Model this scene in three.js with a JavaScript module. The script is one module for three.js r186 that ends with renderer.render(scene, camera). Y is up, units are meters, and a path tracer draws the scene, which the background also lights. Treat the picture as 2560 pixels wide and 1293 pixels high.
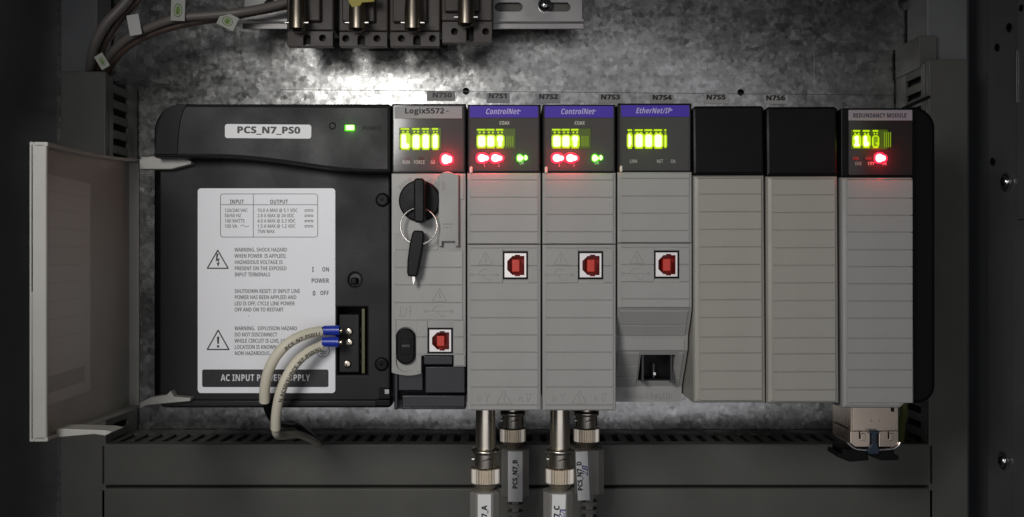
import * as THREE from 'three';
import { RoundedBoxGeometry } from 'three/addons/geometries/RoundedBoxGeometry.js';
import { mergeGeometries, mergeVertices } from 'three/addons/utils/BufferGeometryUtils.js';
import { FontLoader } from 'three/addons/loaders/FontLoader.js';
import { TextGeometry } from 'three/addons/geometries/TextGeometry.js';
import { RectAreaLightUniformsLib } from 'three/addons/lights/RectAreaLightUniformsLib.js';

// ---------------------------------------------------------------- camera, light, exposure
// mounting plate at z = 0, module fronts at z = 0.15 (35 mm slot pitch), camera at z = 0.58
const CZ = 0.58, FPX = 2300;
const scene = new THREE.Scene();
const camera = new THREE.PerspectiveCamera(2 * Math.atan(646.5 / FPX) * 180 / Math.PI, 2560 / 1293, 0.01, 10);
camera.position.set(0, 0, CZ);
camera.lookAt(0, 0, 0);
const renderer = new THREE.WebGLRenderer({ antialias: true });
renderer.toneMapping = THREE.LinearToneMapping;
renderer.toneMappingExposure = 1;
renderer.shadowMap.enabled = true;
scene.background = new THREE.Color().setRGB(0.010, 0.0105, 0.012);
RectAreaLightUniformsLib.init();
// hand lamp held beside the camera, up and to the left of it
const torch = new THREE.SpotLight(0xfffdfa, 0.38, 0, 0.62, 1, 2);
torch.position.set(-0.175, 0.135, 0.62);
torch.target.position.set(0.005, -0.035, 0.10);
torch.castShadow = true; torch.shadow.radius = 3.5; torch.name = 'hand_lamp';
scene.add(torch, torch.target);
// soft light of the room behind the photographer
const roomLight = new THREE.RectAreaLight(0xf4f4fb, 0.80, 1.56, 1.13);
roomLight.position.set(-0.04, -0.135, 1.55); roomLight.lookAt(-0.04, -0.135, 0); roomLight.name = 'room_light';
scene.add(roomLight);

// ---------------------------------------------------------------- helpers
let seed = 7;
const rnd = () => { seed = (seed * 1664525 + 1013904223) >>> 0; return seed / 4294967296; };
const U = z => (CZ - z) / FPX;
const X = (px, z) => (px - 1280) * U(z), Y = (py, z) => -(py - 646.5) * U(z);
const V = (px, py, z) => new THREE.Vector3(X(px, z), Y(py, z), z);
const ORG = new Map();
const names = {};
function numbered(n) { names[n] = (names[n] ?? -1) + 1; return names[n] ? `${n}_${String(names[n]).padStart(3, '0')}` : n; }
function thing(name, label, category, o, group) {
  const g = new THREE.Group(); g.name = numbered(name); g.position.copy(o); scene.add(g);
  g.userData = { label, category }; if (group) g.userData.group = group;
  ORG.set(g, o.clone()); return g;
}
function planarUV(g) {
  const p = g.attributes.position, n = g.attributes.normal, uv = new Float32Array(p.count * 2);
  for (let i = 0; i < p.count; i++) {
    const ax = Math.abs(n.getX(i)), ay = Math.abs(n.getY(i)), az = Math.abs(n.getZ(i));
    if (az >= ax && az >= ay) { uv[2 * i] = p.getX(i); uv[2 * i + 1] = p.getY(i); }
    else if (ax >= ay) { uv[2 * i] = p.getZ(i); uv[2 * i + 1] = p.getY(i); }
    else { uv[2 * i] = p.getX(i); uv[2 * i + 1] = p.getZ(i); }
  }
  g.setAttribute('uv', new THREE.BufferAttribute(uv, 2));
}
const ZERO = new THREE.Vector3();
// mesh of geometry centred on its own origin, put at a point of the place
function add(parent, name, geom, mat, at, rot) {
  if (mat.userData.metreUV && !geom.userData.done) { planarUV(geom); geom.userData.done = true; }
  const m = new THREE.Mesh(geom, mat); m.name = parent ? name : numbered(name);
  m.castShadow = m.receiveShadow = true;
  m.position.copy(at).sub(parent ? ORG.get(parent) : ZERO);
  if (rot) m.rotation.set(...rot);
  ORG.set(m, at.clone()); (parent ?? scene).add(m); return m;
}
// mesh of geometry written in the place's own coordinates
function addW(parent, name, geom, mat) {
  if (mat.userData.metreUV && !geom.userData.done) { planarUV(geom); geom.userData.done = true; }
  geom.computeBoundingBox(); const c = geom.boundingBox.getCenter(new THREE.Vector3());
  geom.translate(-c.x, -c.y, -c.z); return add(parent, name, geom, mat, c);
}
function tag(o, label, category, group) { o.userData = { ...o.userData, label, category }; if (group) o.userData.group = group; return o; }
function struct(o) { o.userData.kind = 'structure'; return o; }
const flat = g => { const n = g.index ? g.toNonIndexed() : g; for (const k of Object.keys(n.attributes)) if (!['position', 'normal', 'uv'].includes(k)) n.deleteAttribute(k); n.clearGroups(); return n; };
const join = list => mergeGeometries(list.map(flat));
const RB = (w, h, d, r = 0.0005, s = 2) => new RoundedBoxGeometry(w, h, d, s, Math.min(r, w / 2.01, h / 2.01, d / 2.01));
const BX = (w, h, d) => new THREE.BoxGeometry(w, h, d);
// rounded box from pixel edges at depth z (front), going back by d; in place coordinates
function pbox(x0, y0, x1, y1, z, d, r = 0.0005) {
  const g = RB((x1 - x0) * U(z), (y1 - y0) * U(z), d, r);
  g.translate(X((x0 + x1) / 2, z), Y((y0 + y1) / 2, z), z - d / 2); return g;
}
function pshape(pts, z) { const s = new THREE.Shape(); pts.forEach(([x, y], i) => i ? s.lineTo(X(x, z), Y(y, z)) : s.moveTo(X(x, z), Y(y, z))); s.closePath(); return s; }
function rrect(T, x0, y0, x1, y1, r) { // rounded rectangle path; y0 < y1, world units; r = [bl, br, tr, tl] or a number
  const [bl, br, tr, tl] = Array.isArray(r) ? r : [r, r, r, r]; const s = new T();
  s.moveTo(x0 + bl, y0); s.lineTo(x1 - br, y0); if (br) s.absarc(x1 - br, y0 + br, br, -Math.PI / 2, 0);
  s.lineTo(x1, y1 - tr); if (tr) s.absarc(x1 - tr, y1 - tr, tr, 0, Math.PI / 2);
  s.lineTo(x0 + tl, y1); if (tl) s.absarc(x0 + tl, y1 - tl, tl, Math.PI / 2, Math.PI);
  s.lineTo(x0, y0 + bl); if (bl) s.absarc(x0 + bl, y0 + bl, bl, Math.PI, Math.PI * 1.5); return s;
}
const prr = (T, x0, y0, x1, y1, z, r) => rrect(T, X(x0, z), Y(y1, z), X(x1, z), Y(y0, z), r);
// outline extruded between two depths; worked out in millimetres so that the triangulation stays exact
function EX(shape, zback, zfront, bevel = 0.0003, seg = 8) {
  const clean = pts => { const o = []; for (const p of pts) { const q = p.clone().multiplyScalar(1000); if (!o.length || q.distanceTo(o.at(-1)) > 0.004) o.push(q); } while (o.length > 3 && o[0].distanceTo(o.at(-1)) < 0.004) o.pop(); return o; };
  const e = shape.extractPoints(seg), s = new THREE.Shape(clean(e.shape)); s.holes = e.holes.map(h => new THREE.Path(clean(h)));
  const b = bevel * 1000, g = new THREE.ExtrudeGeometry(s, { depth: (zfront - zback) * 1000 - 2 * b, bevelEnabled: b > 0, bevelThickness: b, bevelSize: b, bevelOffset: -b, bevelSegments: 2, curveSegments: seg });
  g.translate(0, 0, zback * 1000 + b); g.scale(0.001, 0.001, 0.001);
  const uv = g.attributes.uv; for (let k = 0; k < uv.count; k++) uv.setXY(k, uv.getX(k) / 1000, uv.getY(k) / 1000);
  return g;
}
const CY = (r0, r1, h, n = 32) => new THREE.CylinderGeometry(r0, r1, h, n);
const tube = (pts, r, n = 60, k = 12) => new THREE.TubeGeometry(new THREE.CatmullRomCurve3(pts), n, r, k, false);
function lathe(profile, n = 40) { return new THREE.LatheGeometry(profile.map(([r, y]) => new THREE.Vector2(r, y)), n); }

// ---------------------------------------------------------------- textures
const hash = (x, y, s = 0) => { let h = (x * 374761393 + y * 668265263 + s * 2147483647) | 0; h = Math.imul(h ^ (h >>> 13), 1274126177); h ^= h >>> 16; return (h >>> 0) / 4294967296; };
const sm = t => t * t * (3 - 2 * t);
function vnoise(x, y, per, s) {
  const xi = Math.floor(x), yi = Math.floor(y), fx = sm(x - xi), fy = sm(y - yi), w = v => ((v % per) + per) % per;
  const a = hash(w(xi), w(yi), s), b = hash(w(xi + 1), w(yi), s), c = hash(w(xi), w(yi + 1), s), d = hash(w(xi + 1), w(yi + 1), s);
  return a + (b - a) * fx + (c - a) * fy + (a - b - c + d) * fx * fy;
}
function fbm(u, v, base, oct, s) { let a = 0, k = 0.5, p = base; for (let i = 0; i < oct; i++) { a += k * vnoise(u * p, v * p, p, s + i); p *= 2; k *= 0.5; } return a / (1 - Math.pow(0.5, oct)); }
function dataTex(w, h, fn, srgb = false, rep) {
  const d = new Uint8Array(w * h * 4);
  for (let j = 0; j < h; j++) for (let i = 0; i < w; i++) { const c = fn(i / w, j / h); const o = 4 * (j * w + i); d[o] = c[0]; d[o + 1] = c[1]; d[o + 2] = c[2]; d[o + 3] = 255; }
  const t = new THREE.DataTexture(d, w, h); t.wrapS = t.wrapT = THREE.RepeatWrapping; t.magFilter = THREE.LinearFilter; t.minFilter = THREE.LinearMipmapLinearFilter;
  if (srgb) t.colorSpace = THREE.SRGBColorSpace; if (rep) t.repeat.set(...rep); t.needsUpdate = true; return t;
}
// moulded plastic: fine spark-eroded grain, and smudges that vary the gloss
const grain = dataTex(256, 256, (u, v) => { const n = 255 * (0.6 * fbm(u, v, 64, 2, 3) + 0.4 * fbm(u, v, 16, 2, 5)); return [n, n, n]; }, false, [1 / 0.025, 1 / 0.025]);
const smudge = dataTex(512, 512, (u, v) => { const n = 0.62 + 0.38 * sm(fbm(u, v, 6, 5, 11)) + 0.1 * (hash(u * 512 | 0, v * 512 | 0, 4) - 0.5); const g = Math.max(0, Math.min(255, 255 * n)); return [g, g, g]; }, false, [1 / 0.11, 1 / 0.11]);
// thin uneven grime and specks of dust on the plastic
const grime = dataTex(512, 512, (u, v) => { const n = fbm(u, v, 5, 6, 21), s = hash(u * 512 | 0, v * 512 | 0, 9); let k = 243 + 30 * (n - 0.5); if (s > 0.9985) k -= 42; else if (s > 0.996) k += 7; k = Math.min(255, k); return [k, k * 0.997, k * 0.985]; }, true, [1 / 0.13, 1 / 0.13]);

function plastic(r, g, b, rough, o = {}) {
  const m = new THREE.MeshPhysicalMaterial({ roughness: rough, metalness: 0, ...o });
  m.color.setRGB(r, g, b); m.userData.metreUV = true;
  m.bumpMap = grain; m.bumpScale = o.bumpScale ?? 0.00003; m.roughnessMap = smudge; m.map = grime; return m;
}
const metal = (r, g, b, rough) => { const m = new THREE.MeshStandardMaterial({ roughness: rough, metalness: 1 }); m.color.setRGB(r, g, b); m.userData.metreUV = true; m.roughnessMap = smudge; return m; };
const glow = (r, g, b, k) => { const m = new THREE.MeshStandardMaterial({ color: 0x050505, roughness: 0.5 }); m.emissive.setRGB(r, g, b); m.emissiveIntensity = k; return m; };
const M = {
  gray: plastic(0.392, 0.392, 0.382, 0.60), warm: plastic(0.405, 0.390, 0.352, 0.62),
  black: plastic(0.0065, 0.0056, 0.0062, 0.5, { specularIntensity: 0.28 }), char: plastic(0.019, 0.0175, 0.019, 0.58, { specularIntensity: 0.4 }), gloss: plastic(0.020, 0.020, 0.025, 0.26, { bumpScale: 0.00001 }),
  smoke: plastic(0.020, 0.018, 0.016, 0.16, { bumpScale: 0.000003 }), door: plastic(0.42, 0.412, 0.385, 0.55),
  duct: plastic(0.120, 0.120, 0.109, 0.55, { specularIntensity: 0.6 }), tan: plastic(0.062, 0.050, 0.044, 0.6), boot: plastic(0.25, 0.24, 0.225, 0.62),
  paint: plastic(0.17, 0.176, 0.182, 0.45), 
  nickel: metal(0.78, 0.71, 0.60, 0.36), silver: metal(0.74, 0.70, 0.66, 0.34), chrome: metal(0.78, 0.78, 0.78, 0.2), oldnickel: metal(0.40, 0.35, 0.28, 0.34), brass: metal(0.78, 0.70, 0.55, 0.28), steel: metal(0.33, 0.32, 0.31, 0.42), cage: metal(0.62, 0.52, 0.42, 0.34),
  red: plastic(0.72, 0.045, 0.022, 0.45), blue: plastic(0.018, 0.045, 0.46, 0.38), darkblue: plastic(0.012, 0.028, 0.055, 0.45),
  cream: plastic(0.62, 0.585, 0.47, 0.6), paper: plastic(0.70, 0.70, 0.69, 0.55), yellow: plastic(0.42, 0.36, 0.03, 0.5), olive: plastic(0.10, 0.11, 0.03, 0.5), pcb: plastic(0.10, 0.095, 0.03, 0.45), wire: plastic(0.21, 0.19, 0.175, 0.5), wireDark: plastic(0.12, 0.085, 0.07, 0.5),
  pipe: plastic(0.7, 0.7, 0.68, 0.35),
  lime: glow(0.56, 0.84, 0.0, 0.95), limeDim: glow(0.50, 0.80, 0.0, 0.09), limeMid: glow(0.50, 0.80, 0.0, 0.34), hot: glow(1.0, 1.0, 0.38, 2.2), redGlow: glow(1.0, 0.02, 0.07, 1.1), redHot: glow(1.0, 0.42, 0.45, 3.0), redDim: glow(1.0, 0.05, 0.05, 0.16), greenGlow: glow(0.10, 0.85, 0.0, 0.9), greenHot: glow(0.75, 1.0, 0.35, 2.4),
};
// flat print: drawn in photograph pixels of the thing it lies on, k canvas pixels each
function print(w, h, k, draw) {
  const c = document.createElement('canvas'); c.width = Math.round(w * k); c.height = Math.round(h * k);
  const x = c.getContext('2d'); x.scale(k, k); draw(x, w, h);
  const t = new THREE.CanvasTexture(c); t.colorSpace = THREE.SRGBColorSpace; t.anisotropy = 8; return t;
}
function printMat(tex, rough = 0.5, o = {}) { const m = new THREE.MeshPhysicalMaterial({ map: tex, roughness: rough, ...o }); return m; }
function word(x, s, px, py, size, { bold = true, italic = false, squeeze = 1, color, align = 'center', heavy = 0, font = 'sans-serif' } = {}) {
  x.save(); x.translate(px, py); x.scale(squeeze, 1); x.font = `${italic ? 'italic ' : ''}${bold ? 'bold ' : ''}${size}px ${font}`; x.textAlign = align; x.textBaseline = 'alphabetic'; if (color) x.fillStyle = x.strokeStyle = color; if (heavy) { x.lineWidth = heavy; x.lineJoin = 'round'; x.strokeText(s, 0, 0); }
  x.fillText(s, 0, 0); x.restore();
}
// sheet with printed face, edges px at depth z, thickness th, rounded corners r
function sheet(parent, name, x0, y0, x1, y1, z, tex, { r = 0, th = 0.00025, rough = 0.5, mat, rot = 0, more = {} } = {}) {
  const u = U(z), w = (x1 - x0) * u, h = (y1 - y0) * u;
  const g = r ? EX(rrect(THREE.Shape, -w / 2, -h / 2, w / 2, h / 2, r), -th, 0, 0, 6) : BX(w, h, th).translate(0, 0, -th / 2);
  const p = g.attributes.position, uv = new Float32Array(p.count * 2);
  for (let i = 0; i < p.count; i++) { uv[2 * i] = p.getX(i) / w + 0.5; uv[2 * i + 1] = p.getY(i) / h + 0.5; }
  g.setAttribute('uv', new THREE.BufferAttribute(uv, 2));
  return add(parent, name, g, mat ?? printMat(tex, rough, more), V((x0 + x1) / 2, (y0 + y1) / 2, z), [0, 0, rot]);
}
function pointLight(at, color, power, r = 0.05) { const l = new THREE.PointLight(color, power, 0, 2); l.position.copy(at); l.castShadow = true; l.shadow.radius = r; scene.add(l); return l; }
const font = await new FontLoader().loadAsync('fonts/droid/droid_sans_bold.typeface.json');
function emboss(s, size, depth) { const g = new TextGeometry(s, { font, size, depth, curveSegments: 3, bevelEnabled: false }); g.computeBoundingBox(); const c = g.boundingBox.getCenter(new THREE.Vector3()); g.translate(-c.x, -c.y, 0); return g; }
// raised lines moulded into plastic: strokes are lists of pixel points at depth z
function strokes(list, z, r) { return join(list.map(pts => new THREE.TubeGeometry(new THREE.CurvePath().curves.length ? null : poly(pts.map(([x, y]) => V(x, y, z))), Math.max(2, pts.length * 3), r, 5, false))); }
function poly(v) { const c = new THREE.CatmullRomCurve3(v, false, 'catmullrom', 0.001); return c; }

// ---------------------------------------------------------------- setting: galvanised mounting plate and cabinet
const PW = 0.64, PH = 0.44;
// zinc crystals: cells of even tilt, longer across than high, over a slightly wavy sheet
function spangle(W, H, cells, stretch, s) {
  const cx = cells, cy = Math.round(cells * H / W * stretch), out = new Int32Array(W * H);
  for (let j = 0; j < H; j++) for (let i = 0; i < W; i++) {
    const wob = 0.5 * (vnoise(i / 23, j / 23, 9999, s) - 0.5);
    const fx = i / W * cx + wob, fy = j / H * cy + wob; const ix = Math.floor(fx), iy = Math.floor(fy); let best = 9, id = 0;
    for (let b = -1; b < 2; b++) for (let a = -1; a < 2; a++) {
      const qx = ix + a, qy = iy + b, dx = qx + hash(qx, qy, s) - fx, dy = qy + hash(qx, qy, s + 1) - fy, d = Math.max(Math.abs(dx), Math.abs(dy)) * 0.9 + 0.1 * Math.hypot(dx, dy);
      if (d < best) { best = d; id = qx * 4096 + qy; }
    }
    out[j * W + i] = id;
  }
  return out;
}
const SW = 1536, SHT = 1056, small = spangle(SW, SHT, 280, 0.9, 31), big = spangle(SW, SHT, 84, 1.6, 51);
const streak = (u, v, s2) => vnoise(u * 46, v * 150, 9999, s2) * 0.6 + vnoise(u * 120, v * 330, 9999, s2 + 1) * 0.4;
const flakeN = (u, v, s2) => vnoise(u * 420, v * 190, 9999, s2) * 0.6 + vnoise(u * 700, v * 480, 9999, s2 + 1) * 0.4;
const zincN = dataTex(SW, SHT, (u, v) => {
  const i = Math.round(u * SW), j = Math.round(v * SHT), a = small[j * SW + i], b = big[j * SW + i];
  let nx = 0.034 * (hash(a, 1, 1) - 0.5) + 0.028 * (hash(b, 2, 1) - 0.5) + 0.024 * (flakeN(u, v, 66) - 0.5) + 0.03 * (fbm(u, v, 4, 2, 61) - 0.5);
  let ny = 0.030 * (hash(a, 3, 1) - 0.5) + 0.024 * (hash(b, 4, 1) - 0.5) + 0.016 * (streak(u, v, 67) - 0.5) + 0.016 * (flakeN(u, v, 69) - 0.5) + 0.014 * Math.sin(6.28 * (v * 5.2 + 1.35 * fbm(u, v, 4, 2, 71))) + 0.06 * (fbm(u, v, 4, 2, 62) - 0.5);
  return [128 + 127 * nx, 128 + 127 * ny, 128 + 127 * Math.sqrt(1 - nx * nx - ny * ny)];
}, false, [1 / PW, 1 / PH]);
const zincR = dataTex(SW, SHT, (u, v) => { const i = Math.round(u * SW), j = Math.round(v * SHT), a = small[j * SW + i], b = big[j * SW + i]; const n = 0.255 + 0.06 * (hash(a, 5, 1) - 0.5) + 0.06 * (hash(b, 6, 1) - 0.5) + 0.05 * (streak(u, v, 77) - 0.5) + 0.04 * (fbm(u * 1, v * 1, 8, 5, 41) - 0.5); return [0, Math.max(0, Math.min(255, 255 * n)), 0]; }, false, [1 / PW, 1 / PH]);
const scr = new Int8Array(SW * SHT); for (let n = 0; n < 70; n++) { let x = rnd() * SW, y = rnd() * SHT; const a = (rnd() - 0.5) * (rnd() < 0.75 ? 0.35 : 3), l = 15 + rnd() * 110, d = rnd() < 0.5 ? -16 : 14; for (let k = 0; k < l; k++) { x += Math.cos(a); y += Math.sin(a); if (x >= 0 && y >= 0 && x < SW && y < SHT) scr[(y | 0) * SW + (x | 0)] = d; } }
const scratch = (i, j) => scr[j * SW + i] ?? 0;
const zincC = dataTex(SW, SHT, (u, v) => {
  const i = Math.round(u * SW), j = Math.round(v * SHT), a = small[j * SW + i], b = big[j * SW + i];
  let k = 158 + 14 * (hash(a, 7, 1) - 0.5) + 16 * (hash(b, 8, 1) - 0.5) + 7 * (streak(u, v, 87) - 0.5) + 8 * (fbm(u, v, 6, 6, 43) - 0.5); if (hash(a, 9, 1) > 0.985) k -= 22; k += scratch(i, j);
  return [k, k, k * 0.985];
}, true, [1 / PW, 1 / PH]);
[zincN, zincR, zincC].forEach(t => t.offset.set(0.5, 0.5));
M.zinc = new THREE.MeshStandardMaterial({ metalness: 1, roughness: 1, map: zincC, roughnessMap: zincR, normalMap: zincN });
M.zinc.normalScale.set(1, 1);
{
  const s = rrect(THREE.Shape, -0.287, -PH / 2, 0.266, PH / 2, 0);
  for (const [px, py, r] of [[1165, 228, 9], [1852, 231, 8.5], [2262, 8, 17], [2036, 60, 2]]) { const h = new THREE.Path(); h.absarc(X(px, 0), Y(py, 0), r * U(0), 0, Math.PI * 2); s.holes.push(h); }
  const plate = struct(addW(null, 'mounting_plate', EX(s, -0.003, 0, 0, 20), M.zinc));
  const pp = plate.geometry; { const p = pp.attributes.position, uv = pp.attributes.uv; for (let i = 0; i < p.count; i++) uv.setXY(i, p.getX(i) + plate.position.x, p.getY(i) + plate.position.y); }
  plate.userData.label = 'galvanised steel mounting plate behind the module rack';
  // line scribed across the plate to align the slot labels
  const scr = M.steelDark = metal(0.10, 0.10, 0.10, 0.6);
  const a = V(700, 224, 0), b = V(2330, 239, 0), len = a.distanceTo(b);
  add(plate, 'scribed_line', BX(len, 0.00028, 0.0002), scr, a.clone().add(b).multiplyScalar(0.5).setZ(0.0001), [0, 0, Math.atan2(b.y - a.y, b.x - a.x)]);
  const c = V(2036, 170, 0); add(plate, 'scribed_line', BX(0.0002, 0.022, 0.0002), M.steel, c.setZ(0.0001));
  struct(addW(null, 'cabinet_back', BX(0.58, 0.6, 0.004).translate(0.004, 0, -0.014), M.paint)).userData.label = 'grey painted back of the cabinet behind the plate';
  struct(addW(null, 'cabinet_wall_left', BX(0.006, 0.6, 0.53).translate(-0.290, 0, 0.235), M.paint)).userData.label = 'dark painted steel side wall beside the open door';
  const wr = struct(addW(null, 'cabinet_wall_right', BX(0.006, 0.6, 0.53).translate(0.300, 0, 0.235), M.paint)); wr.userData.label = 'grey painted steel side wall carrying the perforated rail';
  struct(addW(null, 'cabinet_top', BX(0.60, 0.006, 0.40).translate(0.005, 0.30, 0.17), M.paint)).userData.label = 'painted steel top of the cabinet';
}
// painted post above each vertical duct
addW(null, 'cabinet_post', pbox(150, -60, 243, 260, 0.022, 0.02, 0.001), M.paint);
tag(scene.children.at(-1), 'grey painted cabinet post rising above the slotted duct with the tagged cables', 'post', 'cabinet posts');
addW(null, 'cabinet_post', pbox(2318, -60, 2420, 300, 0.03, 0.028, 0.001), M.paint);
tag(scene.children.at(-1), 'grey painted cabinet post rising above the duct beside the redundancy module', 'post', 'cabinet posts');
addW(null, 'metal_bracket', pbox(2298, 88, 2343, 170, 0.036, 0.034, 0.0006), M.duct);
tag(scene.children.at(-1), 'small dark metal bracket in front of the post above the capped duct', 'bracket');
// perforated rail on the wall beside the rack
{
  const t = thing('perforated_rail', 'dark perforated mounting rail with stepped plates on the cabinet side wall', 'mounting rail', new THREE.Vector3(0.292, -0.2, 0.1));
  const rail = (name, y0, y1, z0, z1, x, d) => addW(t, name, RB(d, Math.abs(y1 - y0), z1 - z0, 0.0006).translate(x, (y0 + y1) / 2, (z0 + z1) / 2), M.paint);
  rail('rail_strip', -0.2, 0.2, 0.012, 0.055, 0.2955, 0.003);
  rail('rail_plate', 0.0225, 0.20, 0.048, 0.25, 0.2945, 0.005);
  rail('rail_plate', -0.2, 0.0195, 0.040, 0.25, 0.2953, 0.0034);
  const hole = (px, py, r) => { const z = CZ - 0.2917 * FPX / (px - 1280); add(t, 'rail_hole', CY(r, r, 0.0005, 16).rotateZ(Math.PI / 2), M.black, new THREE.Vector3(0.2918, Y(py, z), z)); };
  for (const [x, y, r] of [[2522, 68, 0.0024], [2492, 118, 0.0022], [2481, 404, 0.0022], [2553, 20, 0.002]]) hole(x, y, r);
  for (const [px, py] of [[2506, 455], [2500, 1152]]) {
    const z = CZ - 0.2905 * FPX / (px - 1280), at = new THREE.Vector3(0.2925, Y(py, z), z);
    const w = add(t, 'washer', CY(0.0052, 0.0052, 0.0012, 24).rotateZ(Math.PI / 2), M.chrome, at);
    const head = lathe([[0, 0.0026], [0.0016, 0.0024], [0.003, 0.0016], [0.0036, 0.0004], [0.0036, 0]], 24).rotateZ(Math.PI / 2);
    add(t, 'screw', head, M.chrome, at.clone().add(new THREE.Vector3(-0.0006, 0, 0)));
  }
  add(t, 'rail_edge', BX(0.0004, 0.030, 0.0006), M.silver, new THREE.Vector3(0.2915, Y(190, 0.05), 0.0485));
}

// ---------------------------------------------------------------- slotted cable ducts
const DZ = 0.047;
{
  const finger = (w, h, d) => RB(w, h, d, 0.0003, 1);
  function vertical(x0, x1, ytop, side, label, pitch, y0) {
    const t = thing('cable_duct', label, 'cable duct', V((x0 + x1) / 2, 1400, 0.0), 'slotted wiring ducts round the rack');
    addW(t, 'duct_lid', pbox(x0, ytop, x1, 1420, DZ, 0.004, 0.0008), M.duct);
    const yb = Y(1420, DZ), yt = Y(ytop + 6, DZ), xs = X(side < 0 ? x1 - 3 : x0 + 3, DZ) ;
    const xo = X(side < 0 ? x0 + 3 : x1 - 3, DZ);
    addW(t, 'duct_back', BX(Math.abs(xs - xo), yt - yb, 0.0015).translate((xs + xo) / 2, (yt + yb) / 2, 0.0012), M.duct);
    addW(t, 'duct_wall', BX(0.0014, yt - yb, 0.0405).translate(xo, (yt + yb) / 2, 0.0225), M.duct);
    addW(t, 'duct_wall', BX(0.0014, yt - yb, 0.014).translate(xs, (yt + yb) / 2, 0.009), M.duct);
    addW(t, 'duct_rim', BX(0.0014, yt - yb, 0.0055).translate(xs, (yt + yb) / 2, 0.0398), M.duct);
    const g = finger(0.0014, pitch * 0.56, 0.0212);
    for (let y = yt - pitch * y0; y > yb; y -= pitch) add(t, 'finger', g, M.duct, new THREE.Vector3(xs, y, 0.0265));
  }
  vertical(150, 264, 178, -1, 'slotted duct with flat lid beside the open white door', 0.0089, 0.75);
  vertical(2322, 2421, 148, 1, 'slotted duct with bright top lid edge beside the redundancy module', 0.0089, 0.4);
  function horizontal(y0, y1, label, slots) {
    const x0 = 250, x1 = 2336, t = thing('cable_duct', label, 'cable duct', V(1290, y1, 0), 'slotted wiring ducts round the rack');
    addW(t, 'duct_lid', pbox(x0, y0, x1, y1, DZ, 0.004, 0.0012), M.duct);
    const xa = X(x0 + 4, DZ), xb = X(x1 - 4, DZ), yt = Y(y0 + 4, DZ), yb = Y(y1 - 4, DZ);
    addW(t, 'duct_back', BX(xb - xa, yt - yb, 0.0015).translate((xa + xb) / 2, (yt + yb) / 2, 0.0012), M.duct);
    addW(t, 'duct_wall', BX(xb - xa, 0.0014, 0.0405).translate((xa + xb) / 2, yb, 0.0225), M.duct);
    if (!slots) { addW(t, 'duct_wall', BX(xb - xa, 0.0014, 0.0405).translate((xa + xb) / 2, yt, 0.0225), M.duct); return; }
    addW(t, 'duct_wall', BX(xb - xa, 0.0014, 0.012).translate((xa + xb) / 2, yt, 0.008), M.duct);
    addW(t, 'duct_rim', BX(xb - xa, 0.0014, 0.004).translate((xa + xb) / 2, yt, 0.041), M.duct);
    const g = finger(0.0046, 0.0014, 0.0260);
    for (let x = xa + 0.003; x < xb; x += 0.0086) add(t, 'finger', g, M.duct, new THREE.Vector3(x, yt, 0.0262));
  }
  horizontal(1110, 1215, 'horizontal slotted duct directly under the module rack', true);
  horizontal(1221, 1420, 'plain horizontal duct below the slotted one under the rack', false);
}

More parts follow.
